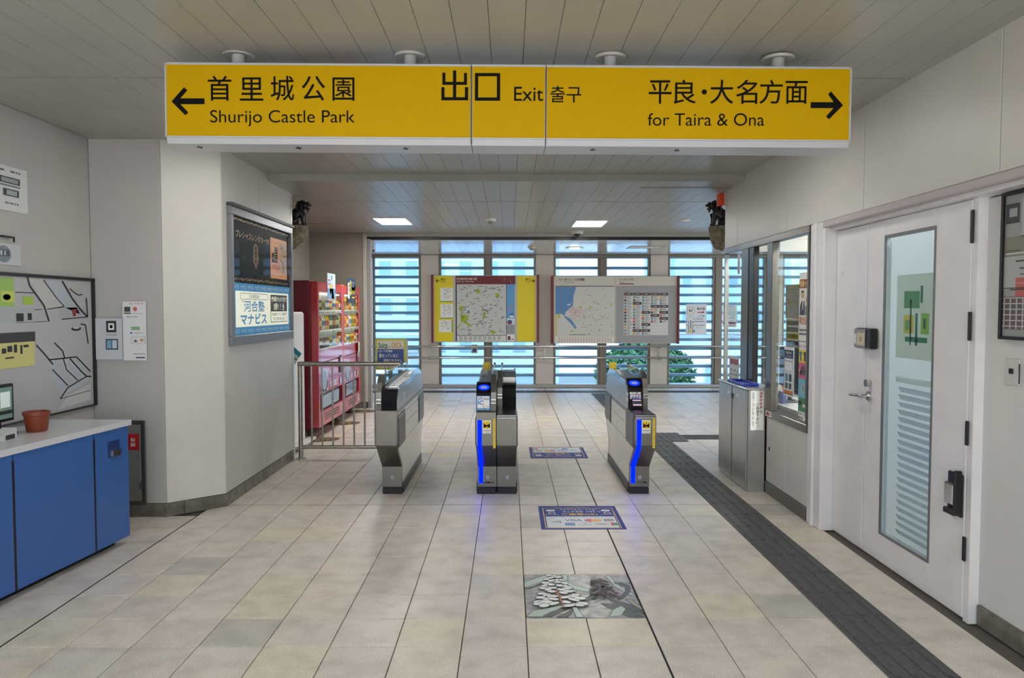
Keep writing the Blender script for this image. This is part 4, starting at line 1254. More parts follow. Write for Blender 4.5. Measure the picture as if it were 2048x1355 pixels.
BT = M((40, 66, 168), .4)
tray.box(2.0, 2.12, 6.20, 6.62, .8725, .877, BT)
for (xa, xb, ya, yb) in ((1.99, 2.0, 6.19, 6.63), (2.12, 2.13, 6.19, 6.63), (2.0, 2.12, 6.19, 6.20), (2.0, 2.12, 6.62, 6.63)):
    tray.box(xa, xb, ya, yb, .8725, .897, BT, .002)
tag(tray.done('coin_tray'), 'shallow blue plastic tray lying on the stainless collection box', 'tray')

# orange red alarm lamp and door
al = thing('alarm_lamp', 'orange red alarm lamp box at the top end of the cream wall', 'alarm lamp', (2.12, 7.36, 2.565))
pbox('bracket', al, 2.145, XO + .05, 7.305, 7.40, 2.57, 2.69, M((206, 204, 198), .5), .003)
pbox('lens', al, 2.092, 2.145, 7.31, 7.41, 2.565, 2.685, M((226, 70, 20), .3), .006)

DX = 2.235
dr = thing('door_1', 'grey steel double door with a tall frosted pane beside the office window', 'door', (DX, 4.3, 0), kind='structure')
b = B()
b.box(XO - .004, DX + .06, 4.985, 5.21, 0, 2.13, DOORP, .006)
b.box(XO - .02, XO + .0, 5.09, 5.13, 0, 2.13, DOORP, .006)
b.done('frame', dr)
pbox('frame_head', dr, XO + .03, DX + .06, 1.0, 4.985, 2.065, 2.13, DOORP, .005)
pbox('frame_moulding', dr, XO - .012, XO + .03, 1.0, 5.0, 2.085, 2.13, M((178, 170, 172), .4), .006)
pbox('leaf', dr, DX, DX + .04, 4.565, 4.98, .012, 2.062, DOORP, .003, 'narrow fixed leaf')
lf = B()
lf.box(DX, DX + .04, 4.345, 4.555, .012, 2.062, DOORP, .003)
lf.box(DX, DX + .04, 3.535, 3.83, .012, 2.062, DOORP, .003)
lf.box(DX, DX + .04, 3.83, 4.345, .012, .19, DOORP, .002)
lf.box(DX, DX + .04, 3.83, 4.345, 1.955, 2.062, DOORP, .002)
lf = lf.done('leaf', dr, label='wide leaf with the tall pane')
pbox('glass_pane', lf, DX + .014, DX + .022, 3.83, 4.345, .19, 1.955, GLASSF, 0, 'tall frosted pane')
b = B()
for (ya, yb, za, zb) in ((4.33, 4.35, .18, 1.97), (3.825, 3.84, .18, 1.97), (3.84, 4.33, .18, .195), (3.84, 4.33, 1.95, 1.97)):
    b.box(DX - .004, DX + .004, ya, yb, za, zb, M((120, 122, 124), .4, .5), .001)
b.done('glazing_bead', lf)
hd = B().lathe([(.028, 0), (.028, .012)], (DX - .012, 4.50, .995), CHROME, 16, 'x').tube([(DX - .012, 4.50, .995), (DX - .055, 4.50, .995), (DX - .06, 4.52, .995), (DX - .06, 4.63, .99)], .010, CHROME, 10).done('handle', lf, smooth=50)
B().lathe([(.024, 0), (.022, .022), (.012, .026)], (DX - .026, 4.50, 1.075), CHROME, 16, 'x').done('lock_cylinder', lf, smooth=40)
kp = thing('keypad_reader', 'black and grey card reader box mounted on the door edge', 'card reader', (DX - .03, 4.52, 1.28))
pbox('body', kp, DX - .05, DX - .001, 4.40, 4.60, 1.29, 1.415, BLACK, .008)
pbox('cover', kp, DX - .056, DX - .049, 4.46, 4.60, 1.295, 1.41, M((150, 148, 144), .35, .6), .004)
S = Sheet((DX - .0565, 4.60, 1.295), -UY, UZ, 0, 100, .0014, .00115)
S.rect(30, 20, 98, 86, M((196, 184, 150), .4)); S.rect(6, 28, 24, 80, M((216, 216, 212), .4)); S.up(); S.border(58, 44, 72, 64, 3, INK)
S.finish(kp, 'faceplate')
for z, h in ((1.93, .16), (1.45, .14), (.93, .12), (.36, .12)):
    pbox('hinge', dr, DX - .012, DX - .001, 3.512, 3.532, z - h / 2, z + h / 2, BLACK, .003)
lt = thing('door_latch', 'black and chrome latch box low beside the hinge edge of the door', 'latch', (DX - .02, 3.56, .5))
pbox('back_plate', lt, DX - .012, DX - .001, 3.54, 3.66, .505, .72, BLACK, .006)
pbox('chrome_box', lt, DX - .045, DX - .012, 3.56, 3.64, .56, .67, CHROME, .008)
pbox('lever', lt, DX - .05, DX - .012, 3.535, 3.556, .52, .74, BLACK, .006)
pbox('foot', lt, DX - .04, DX - .012, 3.56, 3.65, .51, .54, BLACK, .004)

# blind and notice that show behind the frosted pane
bd = thing('window_blind', 'white horizontal blind hanging behind the tall door pane', 'blind', (DX + .10, 4.08, .15))
me = B().box(-.018, .018, -.26, .26, -.001, .001, backlit('blind_fabric', (236, 240, 246))).mesh('blind_slat')
for k in range(20):
    o = piece('blind_slat', me, bd, (DX + .10, 4.08, .2 + .045 * k)); o.rotation_euler.y = math.radians(62)
pbox('head_rail', bd, DX + .08, DX + .12, 3.81, 4.35, 1.10, 1.13, WHITE, .003)
bk = B().box(DX + .16, DX + .161, 3.55, 4.85, .05, 2.05, backlit('white_film', (240, 243, 248), .8)).done('film_sheet', bd)
def p_green(S):
    S.rect(20, 20, 60, 40, M((90, 150, 90), .5)); S.rect(20, 48, 46, 70, M((226, 196, 60), .5)); S.rect(50, 46, 56, 84, M((40, 120, 90), .5)); S.rect(24, 74, 80, 80, M((40, 120, 90), .5)); S.rect(64, 46, 84, 70, M((150, 190, 70), .5)); S.rect(36, 30, 40, 84, M((50, 110, 90), .5)); S.up()
    S.rect(62, 14, 68, 34, M((60, 100, 70), .5)); S.rect(24, 54, 36, 66, M((120, 170, 80), .5)); S.rect(70, 52, 76, 64, M((40, 90, 60), .5))
poster('door_notice', 'green and yellow notice behind the upper part of the tall door pane', 'notice', (DX + .055, 4.30, 1.25), -UY, .40, .48, backlit('notice_paper', (240, 240, 232)), 0, 100, .004, p_green, sy=.0048)

# picture at the frame edge, switch, marks
pc = thing('wall_picture', 'black framed picture of old houses with one reddish roof past the door', 'picture', (2.28, 2.9, 1.39))
b = B()
b.box(2.255, 2.284, 2.3, 3.36, 1.395, 1.41, FB, .002).box(2.255, 2.284, 3.345, 3.36, 1.41, 2.05, FB, .002).box(2.255, 2.284, 2.3, 3.36, 2.045, 2.06, FB, .002)
b.done('frame', pc)
pbox('backing', pc, 2.268, 2.284, 2.3, 3.345, 1.41, 2.045, M((150, 150, 148), .6), 0)
S = Sheet((2.2675, 3.345, 1.41), -UY, UZ, 0, 300, .32 / 88, .635 / 300)
rg = random.Random(8)
S.rect(30, 6, 300, 90, M((166, 168, 168), .6)); S.rect(0, 88, 300, 130, M((128, 128, 112), .6)); S.rect(0, 130, 300, 200, M((170, 170, 168), .6)); S.up()
S.rect(2, 18, 26, 60, M((60, 62, 62), .6)); S.rect(22, 176, 300, 215, M((176, 96, 92), .6)); S.rect(0, 215, 300, 285, M((96, 86, 86), .6)); S.up()
S.rect(8, 28, 22, 46, M((150, 154, 154), .6))
for i in range(40):
    y = 90 + 110 * rg.random(); x = rg.uniform(0, 200)
    S.rect(x, y, x + rg.uniform(10, 60), y + rg.uniform(1.5, 4), M(rg.choice([(60, 60, 60), (206, 206, 204), (120, 116, 112), (90, 90, 88)]), .6))
for i in range(18):
    S.rect(2 + 11 * i, 217, 4 + 11 * i, 284, M((196, 194, 192), .6))
for j in range(6):
    S.rect(0, 217 + 12 * j, 220, 219 + 12 * j, M((196, 194, 192), .6))
for i in range(9):
    S.rect(24 + 22 * i, 186 + 4 * (i % 3), 40 + 22 * i, 189 + 4 * (i % 3), M((206, 130, 124), .6))
S.finish(pc)
sw = thing('wall_switch', 'small white switch plate on the plain wall below the picture', 'switch', (2.28, 3.25, 1.2))
pbox('plate', sw, 2.277, 2.2845, 3.24, 3.34, 1.19, 1.31, M((196, 194, 190), .5), .003)
pbox('button', sw, 2.272, 2.278, 3.275, 3.305, 1.24, 1.265, BLACK, .003)
pbox('slot', sw, 2.275, 2.278, 3.236, 3.24, 1.20, 1.29, BLACK, 0)
tag(B().ball((2.283, 3.10, 1.03), (.004, .01, .014), M((110, 110, 122), .5), 10, 6).done('wall_stud'), 'tiny grey stud on the plain wall below the switch plate', 'stud')

# ================================================================== HANGING SIGN
SY0, SY1 = 3.50, 3.72
SL, SR, ST, SBt = -1.622, 1.622, 2.686, 2.343
sg = thing('hanging_sign', 'long yellow exit sign hung from the ceiling on four short poles', 'sign', (0, 3.61, ST))
b = B()
prof = [(SY0 + .004, ST - .002), (SY0 + .004, SBt - .006), (SY0 + .018, SBt - .032), (SY1 - .018, SBt - .032), (SY1 - .004, SBt), (SY1 - .004, ST - .002)]
for xa, xb in ((SL, -.179), (-.175, .174), (.178, SR)):
    b.prism(prof, 'x', xa, xb, SIGNCASE)
b.done('casing', sg)
b = B()
for xa, xb in ((SL, -.179), (-.175, .174), (.178, SR)):
    b.box(xa, xb, SY0 - .004, SY0 + .01, ST - .010, ST, SIGNCASE, .001); b.box(xa, xb, SY0 - .004, SY0 + .01, SBt - .006, SBt + .001, SIGNCASE, .001)
b.box(SL - .002, SL + .006, SY0 - .004, SY0 + .01, SBt - .006, ST, SIGNCASE, .001); b.box(SR - .006, SR + .002, SY0 - .004, SY0 + .01, SBt - .006, ST, SIGNCASE, .001)
b.done('edge_trim', sg)
UT = 3.244 / 1372
def sx(x): return SL + (x - 331) * UT
def sheet_sign():
    return Sheet((SL, SY0 - .0012, 0), UX, UZ, 331, 130, UT, n=(0, -1, 0))
def sv(x, y): return y - .0058 * (x - 331)         # undo the slight tilt of the sign in the picture
class SignSheet(Sheet):
    def flush(s, name='lettering'):
        if s.art.v: s.txt.raw(s.art.v, s.art.f, INK)
        if s.txt.v: s.txt.done(name, s.parent, normals=False)
        s.art, s.txt = B(), B()
    def P(s, x, y):
        return Vector((sx(x), SY0 - .0012 - s.k * s.step, ST - (sv(x, y) - 129.5) * UT))
panels = []
for xa, xb in ((SL + .006, -.182), (-.172, .171), (.181, SR - .006)):
    panels.append(pbox('sign_panel', sg, xa, xb, SY0 - .001, SY0 + .006, SBt + .001, ST - .010, YELLOW, 0, 'yellow face panel'))
pbox('gap', sg, -.179, -.175, SY0, SY1 - .01, SBt - .028, ST - .004, BLACK, 0); pbox('gap', sg, .174, .178, SY0, SY1 - .01, SBt - .028, ST - .004, BLACK, 0)
def stext(parent, fn):
    S = SignSheet((0, 0, 0), UX, UZ, n=(0, -1, 0)); S.parent = parent; fn(S)
    S.flush()
def f1(S):
    S.poly([(343.2, 206.5), (368.5, 178.5), (375.2, 184.6), (361, 200.3), (409.2, 200.3), (409.2, 212), (361, 212), (376.8, 228.4), (370.5, 234)], INK)
    S.flush('arrow_mark')
    for i, ch in enumerate('首里城公園'):
        xa = [416, 479.5, 541, 603, 664.5][i]; xb = [463, 526.5, 588, 650, 708.5][i]
        S.text(ch, xa, 156 if i not in (1, 4) else 159, xb, 205, INK, .006, 6)
    S.flush()
    S.text('Shurijo Castle Park', 420, 223.5, 709, 256, INK, .0, 8)
    S.flush()
    r = lambda a, c, d, e: S.rect(760 + a / 4.096, 90 + c / 4.096, 760 + d / 4.096, 90 + e / 4.096, INK)
    r(595, 226, 622, 442); r(508, 243, 533, 319); r(685, 245, 710, 319); r(508, 317, 595, 342); r(622, 317, 710, 342)
    r(500, 360, 526, 442); r(693, 360, 720, 442); r(500, 441, 720, 467)
def f2(S):
    r = lambda a, c, d, e: S.rect(760 + a / 4.096, 90 + c / 4.096, 760 + d / 4.096, 90 + e / 4.096, INK)
    r(775, 246, 982, 272); r(775, 443, 982, 470); r(775, 272, 802, 443); r(954, 272, 982, 443)
    S.flush()
    S.text('Exit', 1027.6, 177, 1085.8, 205.2, INK, .004, 8)
def f3(S):
    S.text('출구', 1100.2, 175.5, 1162, 208, INK, .006, 6)
    S.flush()
    for ch, xa, xb, ya in (('平', 1297, 1343, 164), ('良', 1347, 1392, 163), ('大', 1420, 1467, 163), ('名', 1472, 1515, 163), ('方', 1519, 1566, 163), ('面', 1571, 1616, 165)):
        S.text(ch, xa, ya, xb, 210.5, INK, .006, 6)
    S.oval(1408.5, 187, 5.2, 5.2, INK, 20)
    S.flush()
    S.text('for Taira & Ona', 1296, 229, 1530, 254, INK, .0, 8)
    S.flush()
    S.poly([(1687.6, 213), (1662.4, 185.5), (1657, 191.4), (1668.5, 207), (1622.4, 207), (1622.4, 218.8), (1668.5, 218.8), (1653.8, 235.2), (1659.8, 241.1)], INK)
for p, f in zip(panels, (f1, f2, f3)):
    stext(p, f)
for x in (-1.313, -.48, .491, 1.309):
    B().tube([(x, 3.60, ST - .01), (x, 3.60, ZA - .002)], .031, M((190, 190, 190), .45), 16).done('pole', sg, smooth=50)
    B().lathe([(.036, -.004), (.072, -.012), (.078, -.003), (.078, .0)], (x, 3.60, ZA - .0005), M((186, 184, 178), .5), 24).done('ceiling_rose', sg, smooth=40)
for x, s in ((SL, -1), (SR, 1)):
    b = B()
    for k in range(12):
        b.box(x, x + .012 * s, SY0 + .05, SY1 - .05, 2.51 + .0065 * k, 2.5135 + .0065 * k, WHITE)
    b.done('end_vent', sg)
for x in (-1.5, -1.02, -.5, .41, .82):
    ub = B()
    ub.box(x - .012, x + .012, SY0 + .085, SY0 + .093, SBt - .036, SBt - .0315, BLACK); ub.box(x - .003, x + .003, SY0 + .07, SY0 + .108, SBt - .036, SBt - .0315, BLACK)
    ub.done('cross_screw', sg)
S = Sheet((0, 0, SBt - .0325), UX, -UY, 0, 0, 1, n=(0, 0, -1), step=.0006)
S.border(-1.55, -3.62, -1.50, -3.59, .003, INK); S.border(.185, -3.62, .225, -3.59, .003, INK)
S.finish(sg, 'type_plate')
sg.rotation_euler.y = math.radians(.31)

# ================================================================== TICKET GATES
GY = 5.75
RPINK = M((226, 170, 240), .4, emit=1.2)
SIDEP = M((238, 236, 228), .3, .1, coat=.2, name='side_steel_reflected_light')  # steel sides coloured near white for the floor light they reflect
WING = glass('milky_acrylic', (0.72, 0.80, 0.84), 0.05, 1.0, 1.5)
FLAP = M((112, 113, 115), .45, .2, name='flap_grey')
def gate(label, x0, x1, lane, reader, shelf, num, led, warn, back_plate=True):
    g = thing('ticket_gate', label, 'ticket gate', ((x0 + x1) / 2, 6.65, 0), 'ticket gate cabinets across the concourse')
    xs0, xs1 = (x0, x0 + .042) if lane > 0 else (x1 - .042, x1)         # spine on the side away from the lane
    xh0, xh1 = (xs1, x1) if lane > 0 else (x0, xs0)
    xl = x1 if lane > 0 else x0                                          # lane face
    ls = 1 if lane > 0 else -1
    zf = .69 if shelf else .726
    # base
    pbox('plinth', g, x0 + (.006 if lane > 0 else -.004), x1 - (.006 if lane < 0 else -.004), 6.0, 7.31, 0, .052, RUBBER, .004)
    pbox('kick_rail', g, xl - .012 * ls - .004, xl + .010 * ls, 6.05, 7.30, .0, .085, M((70, 70, 72), .4, .5), .004)
    B().prism([(6.02, .055), (6.02, .225), (GY + .012, .435), (GY, .452), (GY, zf - .012), (GY + .012, zf), (7.56, zf), (7.572, zf - .012), (7.572, .45), (7.32, .225), (7.32, .055)], 'x', x0 + .001, x1 - .001, STEEL).done('lower_body', g)
    yh = 6.11 if shelf else GY + .018
    # upper body between head and tail
    zt = .915
    B().prism([(yh + .02, zf), (yh + .02, .80), (yh + .10, .888), (yh + .16, .90), (7.05, .938), (7.32, .925), (7.44, .86), (7.50, zf)], 'x', xh0 + .0005, xh1 - .001, STEELH).done('upper_body', g)
    # black head
    if reader:
        hp = [(yh, zf + .002), (yh - .002, .80), (yh + .02, .866), (yh + .125, .941), (yh + .16, .942), (yh + .13, .90), (yh + .022, zf + .002)]
    else:
        hp = [(yh, zf + .002), (yh - .004, .80), (yh + .004, .868), (yh + .03, .896), (yh + .10, .904), (yh + .10, .89), (yh + .022, zf + .002)]
    head = B().prism(hp, 'x', xh0 + .001, xh1 - .002, M((12, 13, 18), .5, spec=.12) if not reader else M((12, 12, 15), .4, spec=.2)).done('head_panel', g)
    if shelf:
        pbox('shelf', g, x0 + .004, x1 - .004, GY + .02, yh + .01, zf, zf + .006, BLACK if reader else M((70, 70, 72), .3, .5), .002)
        b = B().box(x0 + .001, x1 - .001, GY - .004, GY + .03, zf - .022, zf - .014, CHROME, .002).box(x0 + .001, x1 - .001, GY - .002, GY + .03, zf - .006, zf + .002, CHROME, .002)
        b.done('front_trim', g)
        if not reader:
            pbox('hood', g, xh0 + .003, xh1 - .004, 6.34, 6.46, .905, .985, BLACK, .004)
            pbox('hood_lip', g, xh0 + .003, xh1 - .004, 6.31, 6.34, .90, .945, ALU, .002)
    # spine
    sp = [(yh + .002, zf), (yh - .004, .80), (yh + .010, .872), (yh + .045, .945), (yh + .09, .985), (yh + .14, 1.004), (yh + .20, 1.004), (yh + .20, .915), (7.40, .915), (7.50, .86), (7.54, zf)]
    spn = B().prism(sp, 'x', xs0 + .0015, xs1 - .0005, STEEL).done('spine', g)
    b = B()
    for z in (.785, .812):
        b.box(xs0 + .0005, xs1, yh - .008, yh + .02, z, z + .007, CHROME, .001)
    b.done('trim_band', spn)
    xp = xs1 - .012 if lane > 0 else xs0 + .004
    B().prism([(yh + .205, .916), (yh + .205, 1.0), (yh + .25, 1.006), (7.12, 1.006), (7.34, .975), (7.42, .916)], 'x', xp, xp + .008, WING).done('clear_wing', spn)
    B().prism([(yh + .25, 1.0065), (7.12, 1.0065), (7.34, .9755), (7.345, .980), (7.122, 1.0115), (yh + .25, 1.0115)], 'x', xp - .001, xp + .009, M((214, 226, 232), .2)).done('wing_edge', spn)
    pbox('latch', spn, xp - .004, xp + .012, 6.9, 6.96, 1.0, 1.024, BLACK, .003)
    # deck: slots and transport lids
    xm = (xh0 + xh1) / 2
    b = B()
    def zd(y): return .90 + .038 * (y - yh - .16) / (7.05 - yh - .16)
    DKM = M((62, 66, 72), .35, .5)
    def lid(xa, xb, ya, yb, m):
        b.prism([(ya, zd(ya) + .0005), (yb, zd(yb) + .0005), (yb, zd(yb) + .003), (ya, zd(ya) + .003)], 'x', xa, xb, m)
    ya0 = 6.48 if (shelf and not reader) else yh + .18
    xa_, xb_ = (xh0 + .004, xm - .004) if lane > 0 else (xm + .004, xh1 - .004)
    lid(xa_, xb_, ya0, 7.04, BLACK)
    xa_, xb_ = (xm, xh1 - .012) if lane > 0 else (xh0 + .012, xm)
    lid(xa_, xb_, ya0, 6.55, DKM); lid(xa_, xb_, 6.57, 6.76, BLACK); lid(xa_, xb_, 6.78, 7.04, ALU)
    b.done('deck_lid', g)
    # raised side lip on lane edge
    B().prism([(yh + .10, .884), (yh + .16, .903), (6.55, .918), (6.85, .95), (7.15, .953), (7.36, .905), (7.44, .86), (7.36, .85), (7.15, .90), (6.85, .90), (6.4, .87)], 'x', xl - .012 * ls, xl + .003 * ls, M((150, 164, 172), .15, .6)).done('side_lip', g)
    B().prism([(6.06, .06), (6.06, .235), (5.80, .452), (5.80, zf - .03), (7.53, zf - .03), (7.53, .452), (7.28, .235), (7.28, .06)], 'x', xl - .004 * ls, xl + .0004 * ls, SIDEP).done('side_panel', g)
    # flaps
    for ya, yb in ((5.80, 6.20), (7.13, 7.545)):
        f = pbox('flap', g, xl - .01 * ls, xl + .010 * ls, ya + .012, yb - .012, .428, .668, FLAP, .010, 'dark grey flap door')
        bb = B().box(xl - .008 * ls, xl + .003 * ls, ya, yb, .41, .69, BLACK, .004).done('flap_seal', g)
    # panel seams and vents on the lane side
    S = Sheet((xl + .0006 * ls, GY, 0), UY, UZ, 0, 0, 1, n=(ls, 0, 0), step=.0003)
    sm = M((70, 70, 70), .6)
    for ya, yb, z in ((6.22, 7.12, .66), (6.22, 7.12, .425), (6.32, 7.0, .56)):
        S.rect(ya - GY, -z, yb - GY, -z + .004, sm)
    S.rect(.465, -.67, .468, -.42, sm)
    S.rect(.36, -.83, .47, -.80, M((246, 246, 246), .4)); S.rect(.36, -.785, .47, -.755, M((246, 246, 246), .4))
    S.rect(.70, -.842, .72, -.826, BLACK); S.oval(.86, -.61, .012, .012, sm, 12)
    S.finish(g, 'side_markings')
    # blue light strip
    def zx(a): return x0 + a
    if led:
        pts = [(GY - .003, .655), (GY - .003, .447), (GY + .008, .429), (6.016, .219), (6.0165, .085)]
        b = B()
        for (ya, za), (yb, zb) in zip(pts, pts[1:]):
            b.raw([(zx(.012), ya, za), (zx(.046), ya, za), (zx(.046), yb, zb), (zx(.012), yb, zb),
                   (zx(.012), ya + .006, za), (zx(.046), ya + .006, za), (zx(.046), yb + .006, zb), (zx(.012), yb + .006, zb)],
                  [(0, 1, 2, 3), (7, 6, 5, 4), (0, 4, 5, 1), (1, 5, 6, 2), (2, 6, 7, 3), (3, 7, 4, 0)], LEDB)
        b.done('light_strip', g, label='glowing blue light strip')
    # stickers on the front
    S = Sheet((x0, GY - .0002, 0), UX, UZ, 0, 0, 1, step=.0004)
    if warn:
        S.rect(.052, -.653, .118, -.548, WHITE); S.up(); YL = M((240, 214, 20), .4)
        S.rect(.056, -.646, .114, -.586, YL); S.up()
        S.rect(.060, -.632, .066, -.594, INK); S.rect(.104, -.632, .110, -.594, INK); S.poly([(.066, -.624), (.083, -.614), (.083, -.602), (.066, -.594)], INK); S.poly([(.104, -.624), (.087, -.614), (.087, -.602), (.104, -.594)], INK)
        S.up(); S.line([(.085, -.638), (.085, -.600)], .005, M((180, 60, 30), .4)); S.oval(.085, -.592, .003, .003, INK, 10)
        for k in range(5):
            S.oval(.061 + .012 * k, -.571, .0045, .0045, [M((180, 50, 50), .4), M((70, 70, 80), .4)][k % 2], 10)
        S.text('はさまれ注意', .062, -.562, .108, -.554, INK)
        xa = .136
        S.rect(xa, -.668, xa + .019, -.43, YL); S.up()
        S.vtext('閉じる扉に注意してお通りください', xa + .003, -.664, xa + .016, -.436, M((150, 40, 20), .4), 0, 1)
    S.finish(g, 'sticker')
    S = Sheet((x0, 6.0192, 0), UX, UZ, 0, 0, 1, step=.0004)
    S.oval(.085, -.135, .013, .016, M((176, 186, 200), .4)); S.up()
    S.text(num, .079 if num == '2' else .0825, -.145, .091 if num == '2' else .0872, -.125, M((20, 30, 70), .4), .02)
    if led:
        S.rect(.055, -.098, .14, -.086, INK); S.up(); S.scrawl(.058, -.0955, .137, -.0885, 1, M((170, 170, 170), .4))
    S.finish(g, 'number_plate')
    if reader:
        # tilted face: (yh+.02,.85) -> (yh+.125,.925)
        v = Vector((0, .105, .075)).normalized()
        xw = xh1 - xh0
        S = Sheet((xh0, yh + .02, .866), UX, v, 0, 0, 1, step=.0006)
        rc = .062 if lane < 0 and x0 > .5 else .060
        S.oval(rc, -.065, .047, .034, LEDB, 32); S.up(); S.oval(rc, -.065, .040, .027, M((30, 70, 255), .3, emit=.9, spec=0.0), 32); S.up()
        S.rect(rc - .022, -.077, rc + .022, -.053, M((120, 120, 150), .3, emit=.6))
        S.finish(head, 'reader_ring')
        S = Sheet((xh0, yh - .0018, .70), UX, UZ, 0, 0, 1, step=.0006)
        if shelf:
            S.rect(.012, -.135, .105, -.118, WHITE); S.rect(.014, -.114, .106, -.088, M((214, 218, 236), .4)); S.rect(.014, -.084, .106, -.078, WHITE); S.up()
            S.rect(.024, -.131, .046, -.124, M((120, 160, 60), .4)); S.rect(.056, -.131, .084, -.124, M((70, 60, 80), .4))
            for k, c in enumerate(((180, 180, 190), (180, 50, 60), (180, 60, 70), (60, 80, 150), (90, 90, 110), (60, 70, 120))):
                S.rect(.030 + .024 * (k % 3), -.110 + .011 * (k // 3), .046 + .024 * (k % 3), -.103 + .011 * (k // 3), M(c, .4))
            S.rect(.030, -.085, .092, -.079, M((50, 80, 150), .4))
            rd = B().prism([(yh - .045, .718), (yh - .04, .728), (yh, .778), (yh, .718)], 'x', xh0 + .03, xh1 - .012, BLACK).done('reader_block', head)
            for za, zb, yy in ((.729, .735, yh - .038), (.765, .769, yh - .012)):
                pbox('glow_bar', rd, xh0 + .036, xh1 - .018, yy - .006, yy, za, zb, RPINK, .001)
        else:
            BLc = M((30, 130, 200), .4)
            S.rect(.004, -.145, .112, -.030, BLc); S.up(); S.rect(.010, -.142, .106, -.117, WHITE); S.rect(.010, -.113, .106, -.048, WHITE); S.up()
            S.text('QR', .014, -.137, .054, -.119, BLc, .03); S.text('乗車券', .062, -.129, .103, -.119, INK, .01)
            S.text('IC', .014, -.108, .060, -.074, BLc, .03); S.text('カード', .052, -.068, .102, -.052, INK, .01); S.scrawl(.012, -.043, .104, -.035, 1, WHITE)
        S.finish(head, 'reader_label')
    if back_plate:
        xa = x0 + (.002 if lane < 0 else .085)
        bp = pbox('notice_plate', g, xa, xa + .072, 7.30, 7.306, .905, 1.0, M((240, 206, 30), .4), .002, 'small upright yellow plate')
        S = Sheet((xa, 7.2995, .905), UX, UZ, 0, 0, 1, step=.0004)
        S.vtext('ご注意', .048, -.090, .062, -.01, M((120, 60, 20), .4), 0, 1); S.vtext('下さい', .012, -.090, .026, -.01, M((120, 60, 20), .4), 0, 1)
        S.finish(bp)
    return g
gate('unlit steel gate at the end of the tube fence, numbered 2', -1.055, -.890, 1, False, False, '2', False, False, False)
gate('steel gate with straight blue strip, blue ring and IC card label, numbered 2', -.2615, -.1025, -1, True, False, '2', True, True)
gate('plain dark headed gate numbered 1, back to back with the lit gate 2', -.0985, .0600, 1, False, True, '1', False, False, False)
gate('steel gate with bent blue strip and glowing card reader nearest the office', 1.003, 1.168, -1, True, True, '1', True, True)

# ================================================================== FENCE, SIGN, VENDING MACHINES
TUB = noisy('satin_tube_steel', (150, 146, 138), (166, 162, 154), 20, .28, .85)
fe = thing('steel_fence', 'stainless tube fence between the column and the unlit gate', 'fence', (-1.62, 7.45, 0))
B().tube([(-2.135, 7.45, 0), (-2.135, 7.45, .955)], .024, TUB, 14).lathe([(.05, .001), (.05, .006), (.026, .008)], (-2.135, 7.45, 0), TUB, 18).done('post', fe, smooth=50)
B().tube([(-1.11, 7.45, 0), (-1.11, 7.45, .955)], .024, TUB, 14).done('post', fe, smooth=50)
B().tube([(-2.158, 7.45, .972), (-1.10, 7.45, .972)], .024, TUB, 14).done('top_rail', fe, smooth=50)
B().tube([(-2.13, 7.45, .118), (-1.10, 7.45, .118)], .020, TUB, 14).done('bottom_rail', fe, smooth=50)
me = B().tube([(0, 0, .13), (0, 0, .955)], .0088, TUB, 10).mesh('baluster', smooth=50)
for k in range(8):
    piece('baluster', me, fe, (-2.022 + .1085 * k, 7.45, 0))

ns = thing('notice_board', 'yellow edged card warning board standing behind the unlit gate', 'notice board', (-1.23, 7.62, 0))
pbox('post', ns, -1.26, -1.22, 7.60, 7.64, .0, .93, M((120, 120, 118), .4, .6), .004)
pbox('board', ns, -1.388, -1.072, 7.585, 7.60, .90, 1.224, M((222, 206, 96), .45), .006)
pbox('backing', ns, -1.08, -1.055, 7.59, 7.615, .88, 1.21, M((196, 192, 170), .5), .003)
S = Sheet((-1.388, 7.5845, .90), UX, UZ, 0, 100, .00316, .00324)
S.border(2, 2, 98, 98, 3, M((196, 200, 60), .45)); S.rect(7, 7, 93, 92, M((224, 222, 206), .45)); S.up()
S.rect(6, 33, 93, 79, M((24, 62, 140), .4)); S.up()
S.text('Suica', 9, 12, 40, 31, M((30, 100, 50), .4), .03); S.text('や', 44, 23, 50, 31, INK); S.text('OKICA', 53, 11.5, 86, 30.5, M((216, 140, 30), .4), .02); S.text('など', 87, 25, 93, 30.5, INK)
S.text('ICカードが複数枚', 10, 35.5, 56, 44, WHITE, .01); S.text('重なっていると', 12, 48, 74, 60, WHITE, .01); S.text('通過できません', 26, 65, 88, 77, WHITE, .01)
S.finish(ns)

# white photo kiosk half hidden by the column
kk = thing('photo_kiosk', 'white kiosk with a blue front panel half hidden behind the column', 'kiosk', (-2.55, 7.95, 0))
pbox('body', kk, -2.95, -2.32, 7.78, 8.28, .05, 1.50, M((226, 226, 224), .4), .02)
pbox('base_plate', kk, -2.98, -2.235, 7.74, 8.42, .03, .06, M((218, 218, 214), .5), .004)
pbox('foot', kk, -2.9, -2.36, 7.8, 8.3, 0, .03, BLACK, .002)
S = Sheet((-2.93, 7.7795, .46), UX, UZ, 0, 100, .0058, .0098)
S.rect(0, 0, 100, 100, M((58, 150, 206), .35)); S.up(); S.rect(0, 70, 100, 100, M((40, 100, 180), .35)); S.oval(92, 55, 8, 12, M((120, 110, 170), .4)); S.rect(78, 80, 98, 92, M((30, 60, 120), .4)); S.up(); S.text('写真', 82, 82, 95, 90, WHITE)
S.finish(kk, 'front_panel')
hb = B().raw([(-2.32, 7.76, 1.16), (-2.20, 7.74, 1.06), (-2.31, 7.76, .90), (-2.32, 7.762, .92), (-2.32, 7.763, 1.16), (-2.20, 7.743, 1.06), (-2.31, 7.763, .90)], [(0, 1, 2, 3), (4, 3, 6, 5), (0, 4, 5, 1), (1, 5, 6, 2)], M((206, 214, 204), .5))
